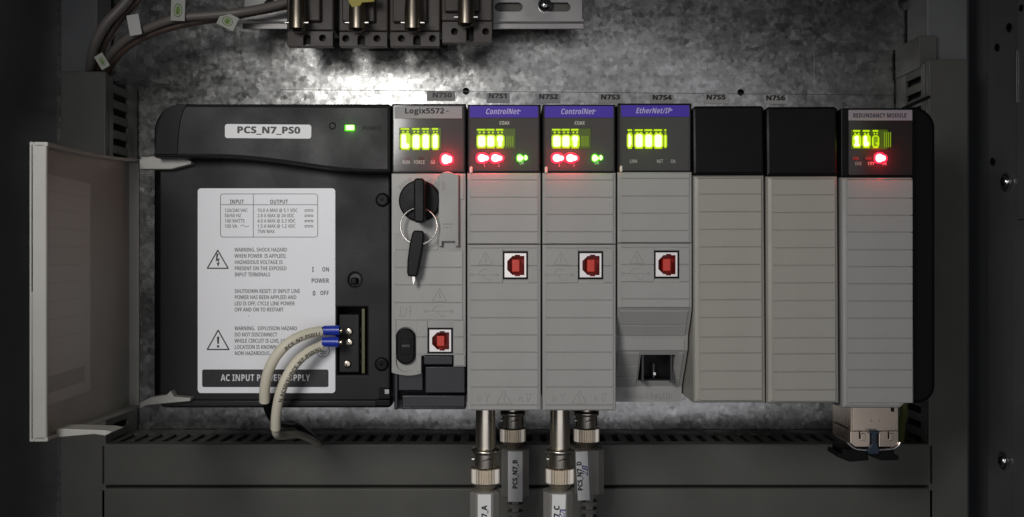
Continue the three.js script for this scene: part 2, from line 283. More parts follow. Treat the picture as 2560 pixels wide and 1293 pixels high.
// ---------------------------------------------------------------- rail, coaxial feed-through blocks and cables above
{
  const z = 0.03, t = thing('din_rail', 'slotted steel mounting rail carrying the coaxial feed-through blocks', 'mounting rail', V(1030, 75, 0));
  const s = prr(THREE.Shape, 610, -90, 1456, 52, z, 0.0003);
  for (const [a, b] of [[1238, 1306], [1352, 1426]]) s.holes.push(prr(THREE.Path, a, 6, b, 28, z, 0.0026));
  addW(t, 'rail_web', EX(s, z - 0.0015, z, 0.0002, 6), M.steel);
  addW(t, 'rail_flange', pbox(606, 58, 1460, 72, z + 0.004, 0.0014, 0.0003), M.steel);
  addW(t, 'rail_fold', BX(850 * U(z), 0.0014, 0.0055).translate(X(1033, z), Y(54.5, z), z + 0.001), M.steel);
  addW(t, 'rail_back', pbox(1240, -80, 1440, 40, z - 0.004, 0.002, 0.0003), M.duct);
  for (const [px, py] of [[1362, 12], [675, 15]]) {
    const at = V(px, py, z + 0.001), sc = add(t, 'screw', lathe([[0, 0.003], [0.0018, 0.0027], [0.0034, 0.0016], [0.0041, 0.0002], [0.0041, -0.001]], 28).rotateX(Math.PI / 2), M.chrome, at);
    const cr = join([BX(0.0034, 0.0008, 0.001), BX(0.0008, 0.0034, 0.001)]); add(sc, 'cross_recess', cr, M.black, at.clone().add(new THREE.Vector3(0, 0, 0.0026)));
  }
  const labels = ['dark coaxial feed-through block at the tagged cables, end of the row', 'dark coaxial feed-through block under the yellow tab', 'dark coaxial feed-through block between the yellow-tabbed one and the raised one', 'dark coaxial feed-through block sitting higher, beside the bare slotted rail'];
  [[716, 834, 743, 78, 116, 22, 80], [846, 970, 893, 80, 116, 22, 80], [973, 1101, 1032, 80, 116, 22, 80], [1103, 1232, 1165, 54, 107, 5, 68]].forEach(([x0, x1, xc, y1, y2, c0, c1], k) => {
    const zf = 0.058, b = thing('feed_through_block', labels[k], 'terminal block', V((x0 + x1) / 2, y2, 0.03), 'coaxial feed-through blocks on the rail');
    addW(b, 'housing', pbox(x0, -90, x1, y1 - 2, zf - 0.006, 0.02, 0.0012), M.tan);
    addW(b, 'housing_step', pbox(x0 + 8, -90, x1 - 34, y1 - 26, zf - 0.001, 0.006, 0.001), M.tan);
    const mid = xc + (k ? 10 : 24), s = prr(THREE.Shape, x0 + 2, y1, x1 - 2, y2, zf - 0.002, 0.0005), zz = zf - 0.002;
    for (const hx of [mid - 39, mid + 39]) { const h = new THREE.Path(); h.absarc(X(hx, zz), Y((y1 + y2) / 2 - 2, zz), 8.5 * U(zz), 0, Math.PI * 2); s.holes.push(h); }
    s.holes.push(prr(THREE.Path, mid - 9, y1 + 8, mid + 9, y2 - 3, zz, [0, 0, 0.0018, 0.0018]));
    addW(b, 'flange', EX(s, zz - 0.005, zz, 0.0002, 8), M.tan);
    addW(b, 'flange_back', pbox(x0 + 6, y1 + 2, x1 - 6, y2 - 6, zz - 0.0055, 0.002, 0.0003), M.black);
    const zc = 0.068, u = U(zc), r = 21 * u, h = (c1 - c0) * u, at = V(xc, (c0 + c1) / 2, zc - 0.003);
    const cy = lathe([[0, -h / 2], [r * 0.55, -h / 2], [r * 0.55, -h / 2 + 0.001], [r * 0.9, -h / 2 + 0.001], [r, -h / 2 + 0.0016], [r, h / 2 - 0.001], [r * 0.92, h / 2 + 0.004], [r * 0.92, h / 2 + 0.03]], 36);
    const soc = add(b, 'coaxial_socket', cy, M.oldnickel, at);
    for (const sx of [-1, 1]) add(soc, 'bayonet_pin', CY(0.0008, 0.0008, 0.0022, 12).rotateZ(Math.PI / 2), M.silver, at.clone().add(new THREE.Vector3(sx * (r + 0.0008), -h * 0.12, 0.001)));
  });
  const yt = addW(null, 'marker_tab', EX(pshape([[866, -20], [934, -20], [936, 4], [905, 6], [900, 14], [880, 18], [872, 6]], 0.07), 0.0688, 0.07, 0.0002), M.yellow);
  tag(yt, 'yellow plastic marker tab hanging over a feed-through block', 'marker tab');

  // cables curving into the duct
  const cab = (pts, r, mat, label) => { const m = addW(null, 'coaxial_cable', tube(pts.map(p => V(...p)), r, 50, 12), mat); tag(m, label, 'cable'); return m; };
  cab([[360, -70, 0.06], [318, 0, 0.06], [262, 62, 0.06], [238, 110, 0.055], [226, 165, 0.04], [222, 200, 0.02]], 0.0026, M.wire, 'pale cable dropping straight into the slotted duct beside the blank white tag');
  cab([[370, -40, 0.052], [345, 0, 0.052], [300, 50, 0.05], [262, 110, 0.048], [246, 165, 0.036], [243, 200, 0.018]], 0.0022, M.wireDark, 'brown cable running behind the pale one into the duct');
  cab([[760, -10, 0.045], [690, 12, 0.05], [600, 30, 0.056], [520, 38, 0.058], [440, 46, 0.060], [380, 66, 0.058], [318, 96, 0.055], [275, 140, 0.045], [258, 195, 0.02]], 0.0024, M.wire, 'pale cable sweeping past the green-circled upright tag');
  cab([[760, 6, 0.042], [660, 26, 0.046], [560, 44, 0.05], [460, 60, 0.054], [380, 84, 0.053], [320, 116, 0.05], [280, 160, 0.04], [266, 200, 0.018]], 0.0022, M.wireDark, 'brown cable running beneath the pale sweeping one');
  // tags on the cables
  const dot = print(60, 60, 3, (x) => { x.fillStyle = '#b9b9b0'; x.fillRect(0, 0, 60, 60); x.strokeStyle = '#5c7a2e'; x.lineWidth = 3; x.beginPath(); x.ellipse(30, 32, 17, 17, 0, 0, 7); x.stroke(); x.fillStyle = '#7f9c52'; x.beginPath(); x.ellipse(30, 32, 11, 12, 0, 0, 7); x.fill(); x.strokeStyle = '#3d5520'; x.lineWidth = 2.5; x.beginPath(); x.moveTo(30, 22); x.lineTo(30, 42); x.moveTo(24, 36); x.lineTo(30, 42); x.stroke(); });
  const pm = printMat(dot, 0.6);
  const flag = (x0, y0, x1, y1, z, rot, mat, label) => { const m = sheet(null, 'cable_tag', x0, y0, x1, y1, z, null, { mat, rot, th: 0.0005, r: mat === pm ? 0 : 0.0006 }); tag(m, label, 'cable tag', 'tags on the cables above the power supply'); return m; };
  flag(427, -4, 462, 52, 0.064, -0.03, pm, 'white cable tag with green circle standing upright on the sweeping cable');
  flag(546, 34, 592, 70, 0.059, -0.45, pm, 'tilted cable tag with green circle beside the first feed-through block');
  flag(243, 134, 266, 172, 0.062, 0.55, pm, 'small cable tag with green circle at the mouth of the duct');
  flag(320, 36, 350, 88, 0.063, 0.18, M.paper, 'blank white cable tag without a circle');
}

// ---------------------------------------------------------------- slot labels on the plate
['N7S0', 'N7S1', 'N7S2', 'N7S3', 'N7S4', 'N7S5', 'N7S6'].forEach((s, k) => {
  const [x0, x1, y0, y1, tx, ty, bg] = [[1067, 1137, 228, 252, 1105, 244, '#8f8e8c'], [1216, 1274, 232, 257, 1245, 246, '#97969a'], [1341, 1401, 234, 258, 1371, 248, '#97969a'], [1497, 1556, 235, 258, 1526, 249, '#a3a29f'], [1626, 1685, 236, 259, 1655, 250, '#a3a29f'], [1761, 1822, 234, 259, 1790, 249, '#b3b2b0'], [1909, 1970, 237, 260, 1939, 251, '#b3b2b0']][k];
  const tex = print(x1 - x0, y1 - y0, 5, (x, w, h) => { x.fillStyle = bg; x.fillRect(0, 0, w, h); word(x, s, tx - x0, ty - y0, 16.5, { squeeze: 1.24, color: '#0b0b0b', heavy: 1.0 }); });
  tag(sheet(null, 'slot_label', x0, y0, x1, y1, 0.0006, tex, { rough: 0.45, th: 0.0003 }), `printed tape label ${s} stuck on the plate above the modules`, 'tape label', 'slot labels on the plate');
});

// ---------------------------------------------------------------- rack chassis
const MZ = 0.150;
{
  const t = thing('rack_chassis', 'black module rack chassis with rounded end cap beside the redundancy module', 'rack chassis', V(1660, 1020, 0));
  addW(t, 'backplane', BX(0.262, 0.150, 0.012).translate(0.0585, 0.001, 0.0065), M.black);
  for (const [px, py] of [[1165, 228], [1852, 231]]) add(t, 'mounting_tab', RB(0.012, 0.034, 0.003, 0.001), M.black, new THREE.Vector3(X(px, 0) , 0.0735, 0.004));
  addW(t, 'end_cap', EX(prr(THREE.Shape, 2260, 266, 2341, 1010, 0.142, [0, 0.0085, 0.0105, 0]), 0.004, 0.142, 0.002, 12), M.black);
  addW(t, 'top_rail', BX(0.245, 0.004, 0.120).translate(0.066, 0.0685, 0.066), M.black);
  addW(t, 'bottom_rail', BX(0.245, 0.004, 0.100).translate(0.066, -0.0655, 0.056), M.black);
  add(t, 'end_tab', RB(0.010, 0.0016, 0.01, 0.0005), M.black, V(2292, 256, 0.13), [0, 0, 0.42]);
}

// ---------------------------------------------------------------- power supply
const wz = 0.150;
{
  const zp = 0.136;
  const t = thing('power_supply', 'charcoal power supply with open white door and large warning label', 'power supply', V(680, 1020, 0));
  const zb = 0.118;
  addW(t, 'body', EX(prr(THREE.Shape, 384, 260, 978, 1020, zb, [0.008, 0.002, 0.002, 0.014]), 0.004, zb, 0.001, 12), M.black);
  // front panel behind the door, with the terminal recess cut through
  const fp = prr(THREE.Shape, 398, 380, 975, 1018, zp, [0.006, 0.002, 0.002, 0.002]);
  fp.holes.push(prr(THREE.Path, 843, 768, 918, 938, zp, 0));
  fp.holes.push((() => { const h = new THREE.Path(); h.absellipse(X(887, zp), Y(700, zp), 16 * U(zp), 18 * U(zp), 0, Math.PI * 2); return h; })());
  addW(t, 'front_panel', EX(fp, zb - 0.0005, zp, 0.0008, 16), M.char);
  addW(t, 'lower_edge', pbox(402, 1000, 978, 1019, zp + 0.002, 0.010, 0.0012), M.char);
  // upper cover with a sweeping lower edge
  const cs = new THREE.Shape(), zc = 0.150, q = (x, y) => [X(x, zc), Y(y, zc)];
  cs.moveTo(...q(384, 393)); cs.lineTo(...q(392, 320)); cs.quadraticCurveTo(...q(400, 262), ...q(450, 259)); cs.lineTo(...q(977, 262)); cs.lineTo(...q(977, 431)); cs.lineTo(...q(930, 431));
  cs.bezierCurveTo(...q(800, 430), ...q(690, 394), ...q(520, 393)); cs.closePath();
  addW(t, 'upper_cover', EX(cs, 0.10, zc, 0.0016, 16), M.char);
  addW(t, 'rounded_flank', EX((() => { const s = new THREE.Shape(); s.moveTo(...q(386, 386)); s.lineTo(...q(394, 322)); s.quadraticCurveTo(...q(402, 264), ...q(450, 261)); s.lineTo(...q(470, 261)); s.quadraticCurveTo(...q(446, 280), ...q(444, 386)); s.closePath(); return s; })(), 0.14, zc + 0.0006, 0.0002, 14), M.black);
  // name label
  const nt = print(216, 34, 5, (x, w, h) => { x.fillStyle = '#e6e6e6'; x.fillRect(0, 0, w, h); word(x, 'PCS_N7_PS0', 109, 22, 22, { squeeze: 1.30, color: '#111', heavy: 1.0 }); });
  sheet(t, 'name_label', 562, 311, 778, 346, zc + 0.0004, nt, { r: 0.0012, th: 0.0004, rot: -0.008 }).userData.label = 'white name label printed PCS_N7_PS0';
  // power lamp and moulded lettering
  const led = addW(t, 'power_led', pbox(860, 311, 887, 328, zc + 0.0008, 0.002, 0.0006), M.greenGlow);
  add(led, 'led_core', RB(20 * U(zc), 12 * U(zc), 0.001, 0.0004), M.greenHot, V(875, 319, zc + 0.0008));
  pointLight(V(873, 319, zc + 0.003), 0x66ff10, 0.00012);
  add(t, 'moulded_lettering', emboss('POWER', 0.0019, 0.0003), M.black, V(930, 320, zc - 0.0001));
  add(t, 'moulded_sun', new THREE.TorusGeometry(0.0014, 0.0003, 6, 20), M.black, V(831, 315, zc));
  // warning label
  const lt = print(344, 512, 3.6, (x) => {
    x.translate(-494, -471); x.fillStyle = '#ececef'; x.fillRect(490, 465, 360, 530);
    x.strokeStyle = '#3c3c40'; x.lineWidth = 1.5; x.beginPath(); x.roundRect(551, 485, 243, 108, 7); x.moveTo(633, 485); x.lineTo(633, 593); x.moveTo(551, 512); x.lineTo(794, 512); x.stroke();
    const c = '#1c1c1e', w = (s, px, py, z = 13.5, o = {}) => word(x, s, px, py, z, { squeeze: 0.80, color: c, align: 'left', bold: true, ...o });
    w('INPUT', 592, 510, 14.5, { align: 'center' }); w('OUTPUT', 697, 510, 14.5, { align: 'center' });
    const o = { bold: false, squeeze: 0.86, heavy: 0.25 };
    ['120/240 VAC', '50/60 HZ', '100 WATTS', '100 VA'].forEach((s, i) => w(s, 561, 530 + i * 13.2, 11.8, o));
    x.lineWidth = 1.3; x.beginPath(); x.moveTo(601, 566); x.bezierCurveTo(608, 556, 612, 574, 622, 564); x.stroke();
    ['10.0 A MAX @ 5.1 VDC', '2.8 A MAX @ 24 VDC', '4.0 A MAX @ 3.3 VDC', '1.5 A MAX @ 1.2 VDC', '75W MAX'].forEach((s, i) => w(s, 643, 530 + i * 13.2, 11.8, o));
    for (let i = 0; i < 4; i++) { const yy = 524 + i * 13.2; x.fillStyle = c; x.fillRect(761, yy, 22, 1.6); for (let k = 0; k < 3; k++) x.fillRect(761 + k * 8, yy + 3.4, 6, 1.6); }
    const para = (ls, yy, dy = 15.5) => ls.forEach((s, i) => w(s, 586, yy + i * dy, 12.8, { bold: false, squeeze: 0.84, heavy: 0.35 }));
    x.fillStyle = c;
    para(['WARNING. SHOCK HAZARD', 'WHEN POWER  IS APPLIED,', 'HAZARDOUS VOLTAGE IS', 'PRESENT ON THE EXPOSED', 'INPUT TERMINALS'], 629);
    para(['SHUTDOWN RESET: IF INPUT LINE', 'POWER HAS BEEN APPLIED AND', 'LED IS OFF, CYCLE LINE POWER', 'OFF AND ON TO RESTART'], 732.5, 15.4);
    para(['WARNING.  EXPLOSION HAZARD', 'DO NOT DISCONNECT', 'WHILE CIRCUIT IS LIVE, UNLESS', 'LOCATION IS KNOWN TO BE', 'NON HAZARDOUS.'], 825.5, 15.6);
    const blob = (x0, y0, x1, y1, z, d, rad) => EX(prr(THREE.Shape, x0, y0, x1, y1, z, Math.min(rad, (x1 - x0) / 2.02, (y1 - y0) / 2.02) * U(z)), z - d, z, d * 0.3, 6);
const tri = (cx, top, bot, hw) => { x.strokeStyle = '#161618'; x.lineWidth = 3; x.lineJoin = 'round'; x.beginPath(); x.moveTo(cx, top); x.lineTo(cx + hw, bot); x.lineTo(cx - hw, bot); x.closePath(); x.stroke(); };
    tri(544, 626, 671, 26); x.fillStyle = '#161618'; x.beginPath(); [[541, 634], [546, 634], [543, 648], [549, 645], [546, 658], [549, 656], [545, 667], [541, 657], [544, 658], [545, 651], [539, 654]].forEach(([a, b], i) => i ? x.lineTo(a, b) : x.moveTo(a, b)); x.fill();
    tri(545, 826, 874, 27); word(x, '!', 545, 869, 38, { color: '#161618', squeeze: 0.9 });
    w('I', 782, 680, 17, { align: 'center' }); w('ON', 814, 679, 15, { align: 'center' }); w('POWER', 800, 707, 15, { align: 'center', squeeze: 0.86 }); w('0', 785, 739, 17, { align: 'center' }); w('OFF', 811, 738, 15, { align: 'center' });
    x.lineWidth = 1.6; x.strokeStyle = '#333'; x.beginPath(); x.arc(807, 877, 16, 0, 7); x.moveTo(807, 862); x.lineTo(807, 880); x.moveTo(797, 880); x.lineTo(817, 880); x.moveTo(800, 884); x.lineTo(814, 884); x.moveTo(803, 888); x.lineTo(811, 888); x.stroke();
    x.fillStyle = '#141416'; x.beginPath(); x.roundRect(505, 924, 316, 44, 5); x.fill();
    word(x, 'AC INPUT POWER SUPPLY', 663, 953, 23, { squeeze: 0.80, color: '#d8d8da' });
    x.fillStyle = '#9a9a9c'; for (let i = 0; i < 40; i++) { x.fillRect(494 + rnd() * 344, 471 + rnd() * 512, 0.6 + rnd(), 0.6 + rnd()); } x.fillRect(621, 789, 2, 3);
  });
  sheet(t, 'warning_label', 494, 471, 838, 983, zp + 0.0005, lt, { r: 0.0016, th: 0.0004, rough: 0.42 }).userData.label = 'white warning label with input and output ratings';
  // terminal block in its recess
  const tb = addW(t, 'terminal_block', pbox(847, 786, 898, 932, zp - 0.002, 0.012, 0.0006), M.char);
  for (const [px, py, a] of [[872, 829, 0.5], [873, 856, 0.45], [868, 910, -0.25]]) {
    const at = V(px, py, zp - 0.0016), s = add(tb, 'terminal_screw', lathe([[0, 0.0012], [0.0014, 0.0011], [0.0019, 0.0006], [0.0020, 0]], 24).rotateX(Math.PI / 2), M.brass, at);
    add(s, 'screw_slot', BX(0.0004, 0.0034, 0.0005), M.black, at.clone().add(new THREE.Vector3(0, 0, 0.0010)), [0, 0, a]);
  }
  addW(t, 'circuit_board', pbox(904, 772, 912, 934, zp - 0.003, 0.010, 0.0002), M.pcb);
  for (let k = 0; k < 4; k++) addW(t, 'terminal_notch', pbox(893, 818 + k * 27, 903, 832 + k * 27, zp - 0.004, 0.006, 0.0003), M.black);
  // toggle, case screws, vent notch
  const tg = addW(t, 'power_switch', EX(rrect(THREE.Shape, X(871, zp), Y(718, zp), X(903, zp), Y(682, zp), 0.0028), zp - 0.006, zp - 0.0012, 0.0006), M.gloss);
  add(tg, 'switch_tip', RB(0.0032, 0.0036, 0.004, 0.001), M.black, V(886, 703, zp + 0.0006));
  for (const [px, py] of [[956, 500], [954, 911]]) {
    const at = V(px, py, zp + 0.0003), s = add(t, 'case_screw', lathe([[0, 0.0004], [0.0020, 0.0006], [0.0030, 0.0005], [0.0035, -0.0004], [0.0035, -0.001]], 24).rotateX(Math.PI / 2), M.black, at);
    add(s, 'cross_recess', join([BX(0.0032, 0.0008, 0.0006), BX(0.0008, 0.0032, 0.0006)]), M.black, at.clone().add(new THREE.Vector3(0, 0, 0.0005)), [0, 0, 0.5]);
  }
  addW(t, 'vent_notch', pbox(948, 972, 975, 998, zp + 0.0028, 0.002, 0.0003), M.black);
  addW(t, 'vent_catch', pbox(961, 974, 973, 986, zp + 0.0032, 0.001, 0.0002), M.steel);
  addW(t, 'foot', pbox(938, 1000, 976, 1016, zp + 0.0035, 0.012, 0.0006), M.black);
  // open door: shallow tray hinged beside the panel, written as (along the width, height, thickness)
  const hx = -0.1800, hz = 0.135, ang = Math.atan2(0.107, 0.009);
  const basis = new THREE.Matrix4().makeBasis(new THREE.Vector3(Math.cos(ang), 0, Math.sin(ang)), new THREE.Vector3(0, 1, 0), new THREE.Vector3(Math.sin(ang), 0, -Math.cos(ang))).setPosition(hx, 0, hz);
  // the basis is left handed with this order, so the faces are turned after mapping
  const W = 0.1074, yT = a => 0.0482 - 0.0054 * a / W - 0.0012 * Math.sin(Math.PI * a / W), yB = a => -0.0722 + 0.0050 * a / W;
  const toDoor = g => { const n = flat(g); n.applyMatrix4(basis); const p = n.attributes.position; for (let i = 0; i < p.count; i += 3) { const x = p.getX(i), y = p.getY(i), z2 = p.getZ(i); p.setXYZ(i, p.getX(i + 1), p.getY(i + 1), p.getZ(i + 1)); p.setXYZ(i + 1, x, y, z2); } n.computeVertexNormals(); return n; };
  const outline = new THREE.Shape(); { const n = 14; for (let i = 0; i <= n; i++) { const a = W * i / n; i ? outline.lineTo(a, yB(a)) : outline.moveTo(a, yB(a)); } for (let i = n; i >= 0; i--) { const a = W * i / n; outline.lineTo(a, yT(a)); } outline.closePath(); }
  const band = (fn, s, e, t0, t1, th, sg) => { const sh = new THREE.Shape(); const n = 14; for (let i = 0; i <= n; i++) { const a = s + (e - s) * i / n; i ? sh.lineTo(a, fn(a)) : sh.moveTo(a, fn(a)); } for (let i = n; i >= 0; i--) { const a = s + (e - s) * i / n; sh.lineTo(a, fn(a) + sg * th); } sh.closePath(); return EX(sh, t0, t1, 0.0003); };
  const ex = (s, a, b) => EX(s, a, b, 0.0004);
  const parts = [ex(outline, -0.0062, -0.0045),
    band(yT, 0, W, -0.0046, 0.0004, 0.0014, -1), band(yB, 0, W, -0.0046, 0.0004, 0.0014, 1),
    RB(0.0020, 0.1096, 0.0062, 0.0008).translate(W - 0.001, (yT(W) + yB(W)) / 2, -0.0031), RB(0.0016, 0.118, 0.005, 0.0005).translate(0.0010, -0.0125, -0.0024)];
  const door = addW(t, 'door', join(parts.map(toDoor)), M.door); door.userData.label = 'white plastic door standing open towards the viewer';
  const st = print(90, 300, 3, (x, w, h) => { x.fillStyle = '#bdbcb8'; x.fillRect(0, 0, w, h); x.fillStyle = '#b3b2ae'; for (let i = 0; i < 9; i++) x.fillRect(8, 20 + i * 24, 50 + 25 * rnd(), 2); x.fillStyle = '#a3a29e'; x.fillRect(4, 262, 74, 22); });
  const sg = new THREE.PlaneGeometry(0.048, 0.088); sg.applyMatrix4(new THREE.Matrix4().makeBasis(new THREE.Vector3(-Math.cos(ang), 0, -Math.sin(ang)), new THREE.Vector3(0, 1, 0), new THREE.Vector3(Math.sin(ang), 0, -Math.cos(ang))).setPosition(hx + Math.cos(ang) * 0.077 - 0.0041 * Math.sin(ang), -0.012, hz + Math.sin(ang) * 0.077 + 0.0041 * Math.cos(ang)));
  addW(door, 'inner_sticker', sg, printMat(st, 0.45)).userData.label = 'faded sticker inside the door';
  addW(door, 'hinge_arm', join([EX(pshape([[352, 400], [380, 392], [440, 394], [474, 400], [482, 405], [480, 411], [430, 424], [352, 424]], 0.139), 0.135, 0.141, 0.0004), pbox(352, 392, 420, 402, 0.136, 0.005, 0.0004)]), M.door);
  addW(door, 'hinge_arm', join([EX(pshape([[352, 1006], [380, 992], [420, 986], [430, 976], [438, 990], [480, 994], [478, 1002], [410, 1008], [370, 1012], [352, 1020]], 0.139), 0.135, 0.141, 0.0004)]), M.door);
  addW(door, 'latch_tab', EX(pshape([[140, 1072], [262, 1076], [281, 1080], [262, 1090], [235, 1086], [140, 1094]], 0.232), 0.222, 0.232, 0.0003), M.door);
}

// ---------------------------------------------------------------- supply wires
{
  function sleeve(t, pts, r, text, size, v0) {
    const cv = new THREE.CatmullRomCurve3(pts), L = cv.getLength(), k = 14000, circ = 2 * Math.PI * r;
    // seam angle that faces outwards half way along, and whether the wrap reads mirrored there
    const fr = cv.computeFrenetFrames(80, false), N = fr.normals[45], B = fr.binormals[45], T = fr.tangents[45], ang = Math.atan2(B.z, -N.z);
    const D = N.clone().multiplyScalar(Math.sin(ang)).addScaledVector(B, Math.cos(ang)), flip = T.clone().cross(D).z < 0 ? -1 : 1;
    const vv = (((ang / (2 * Math.PI)) - flip * v0) % 1 + 1) % 1;
    const tex = print(L, circ, k, (x, w, h) => { x.fillStyle = '#d8d2bd'; x.fillRect(0, 0, w, h); for (const q of [-1, 0, 1]) { x.save(); x.translate(0, h * (1 - vv + q)); x.scale(1 / 1000, flip / 1000); x.fillStyle = '#17140f'; x.font = `bold ${size * 1000}px sans-serif`; x.textAlign = 'right'; x.textBaseline = 'middle'; x.fillText(text, w * 975, 0); x.restore(); } });
    tex.wrapT = THREE.RepeatWrapping;
    const g = tube(pts, r, 80, 18); const m = printMat(tex, 0.6);
    return addW(t, 'sleeve', g, m);
  }
  const a = thing('supply_wire', 'cream sleeved wire with blue ferrule, upper of the pair and ending black', 'wire', V(800, 1105, 0.05), 'mains wires of the power supply');
  sleeve(a, [[661, 1004, 0.147], [662, 970, 0.150], [672, 925, 0.153], [694, 885, 0.154], [724, 856, 0.153], [765, 836, 0.149], [803, 828, 0.1455]].map(p => V(...p)), 0.00245, 'PCS_N7_PS0(L)', 0.0027, 0.08);
  addW(a, 'conductor', tube([[662, 990, 0.147], [668, 1020, 0.145], [684, 1050, 0.135], [712, 1062, 0.115], [735, 1062, 0.098], [757, 1074, 0.085], [780, 1092, 0.06], [806, 1112, 0.035]].map(p => V(...p)), 0.0018, 50, 12), M.black);
  addW(a, 'ferrule', join([CY(0.0022, 0.0024, 0.0075, 24).rotateZ(Math.PI / 2).translate(X(829, 0.1455), Y(826, 0.1455), 0.1455)]), M.blue);
  addW(a, 'ferrule_pin', CY(0.001, 0.001, 0.0016, 14).rotateZ(Math.PI / 2).translate(X(849, 0.1445), Y(827, 0.1445), 0.1445), M.brass);
  addW(a, 'conductor_end', CY(0.0019, 0.0019, 0.004, 16).rotateZ(Math.PI / 2).translate(X(805, 0.1455), Y(827, 0.1455), 0.1455), M.black);
  const b = thing('supply_wire', 'cream sleeved wire with blue ferrule, lower of the pair and hanging under the rack', 'wire', V(760, 1100, 0.05), 'mains wires of the power supply');
  sleeve(b, [[689, 1072, 0.146], [690, 1040, 0.149], [700, 985, 0.153], [718, 940, 0.154], [742, 905, 0.152], [772, 880, 0.149], [802, 866, 0.1455]].map(p => V(...p)), 0.00235, 'N.AC10(1)/PCS_N7_PS0(N)', 0.0027, 0.08);
  addW(b, 'conductor', tube([[688, 1060, 0.145], [690, 1082, 0.142], [705, 1090, 0.125], [740, 1086, 0.105], [775, 1098, 0.07], [800, 1112, 0.04]].map(p => V(...p)), 0.0020, 50, 12), M.cream);
  addW(b, 'ferrule', CY(0.0023, 0.0025, 0.0078, 24).rotateZ(Math.PI / 2).translate(X(827, 0.1455), Y(855, 0.1455), 0.1455), M.blue);
  addW(b, 'ferrule_pin', CY(0.001, 0.001, 0.0016, 14).rotateZ(Math.PI / 2).translate(X(849, 0.1445), Y(856, 0.1445), 0.1445), M.brass);
  addW(b, 'conductor_end', tube([[800, 866, 0.1455], [804, 862, 0.1455], [812, 857, 0.1455]].map(p => V(...p)), 0.0019, 8, 12), M.cream);
}

// ---------------------------------------------------------------- plug-in modules
const stripCache = {};
function strip(w, h, d = 0.0016) { const k = [w, h, d].map(v => v.toFixed(4)).join(); return stripCache[k] ??= RB(w, h, d, 0.00022, 1); }
// rows of moulded panels between groove heights; port boxes are left free
function panels(parent, x0, x1, rows, mat, z, ports = []) {
  const u = U(z);
  for (let i = 0; i + 1 < rows.length; i++) {
    const y0 = rows[i] + 0.9, y1 = rows[i + 1] - 0.9; let spans = [[x0, x1]];
    for (const [a, b, c, d] of ports) if (y0 < d && y1 > b) spans = spans.flatMap(([s, e]) => a < e && c > s ? [[s, a], [c, e]].filter(([p, q]) => q - p > 4) : [[s, e]]);
    for (const [s, e] of spans) add(parent, 'panel', strip((e - s) * u, (y1 - y0) * u), mat, V((s + e) / 2, (y0 + y1) / 2, z).add(new THREE.Vector3(0, 0, -0.0008 + 0.00055)));
  }
}
function usbPort(parent, x0, y0, x1, y1, z) { // outer edge of the dark gasket in pixels
  const p = addW(parent, 'usb_port', (() => { const s = prr(THREE.Shape, x0, y0, x1, y1, z, 0.0002); s.holes.push(prr(THREE.Path, x0 + 4, y0 + 4, x1 - 4, y1 - 4, z, 0.0002)); return EX(s, z - 0.003, z + 0.0004, 0.0001); })(), M.black);
  const fx0 = x0 + 4.5, fx1 = x1 - 4.5, fy0 = y0 + 4.5, fy1 = y1 - 4.5, a = x0 + 11, b = x1 - 9, c = y0 + 11, d = y1 - 10;
  const zf = z + 0.0012, dp = 0.0027, P3 = pts => EX(pshape(pts, zf), zf - dp, zf, 0), R4 = (p, q, r, t2) => P3([[p, q], [r, q], [r, t2], [p, t2]]);
  const t1 = a + 19, t2 = b - 11; // the opening is notched above and below, and cut across its two corners on one side
  addW(p, 'shell', join([R4(fx0, fy0, a, fy1), R4(b, fy0, fx1, fy1), R4(a, fy0, t1, c), R4(t1, fy0, t2, c - 3), R4(t2, fy0, b, c), R4(a, d, t1, fy1), R4(t1, d + 3, t2, fy1), R4(t2, d, b, fy1), P3([[a, c], [a + 13, c], [a, c + 13]]), P3([[a, d], [a, d - 13], [a + 13, d]])]), M.silver);
  for (const [q0, r0, q1, r1] of [[a - 3, c - 5, a - 0.5, d + 5], [b + 0.5, c - 5, b + 3, d + 5], [a - 3, c - 5.5, b + 3, c - 3.2], [a - 3, d + 3.2, b + 3, d + 5.5]]) addW(p, 'liner', pbox(q0, r0, q1, r1, z - 0.0016, 0.0085, 0.0001), M.red);
  addW(p, 'liner_back', pbox(x0 + 6, y0 + 6, x1 - 6, y1 - 6, z - 0.0095, 0.001, 0.0001), M.red);
  addW(p, 'tongue', pbox(x0 + 23, y0 + 20, x0 + 42, y1 - 18, z + 0.0006, 0.0098, 0.0003), M.red);
}
const blob = (x0, y0, x1, y1, z, d, rad) => EX(prr(THREE.Shape, x0, y0, x1, y1, z, Math.min(rad, (x1 - x0) / 2.02, (y1 - y0) / 2.02) * U(z)), z - d, z, d * 0.3, 6);
const tri = (cx, top, bot, hw) => [[cx, top], [cx + hw, bot], [cx - hw, bot], [cx, top]];
function icons(parent, list, z, mat, r = 0.00015) { addW(parent, 'moulded_symbol', strokes(list, z + 0.00056, r), mat); }
const warn = (cx, cy, s = 1) => [tri(cx, cy - 16 * s, cy + 16 * s, 18 * s), [[cx + 1, cy - 8 * s], [cx - 1, cy + 3 * s], [cx + 2, cy + 3 * s], [cx, cy + 11 * s]]];
const usbSign = (cx, cy) => [[[cx - 36, cy], [cx + 32, cy]], [[cx - 36, cy - 4], [cx - 30, cy], [cx - 36, cy + 4], [cx - 41, cy], [cx - 36, cy - 4]], [[cx + 26, cy - 4], [cx + 34, cy], [cx + 26, cy + 4]], [[cx - 20, cy], [cx - 8, cy - 13], [cx + 6, cy - 13]], [[cx - 8, cy], [cx + 4, cy + 13], [cx + 14, cy + 13]]];
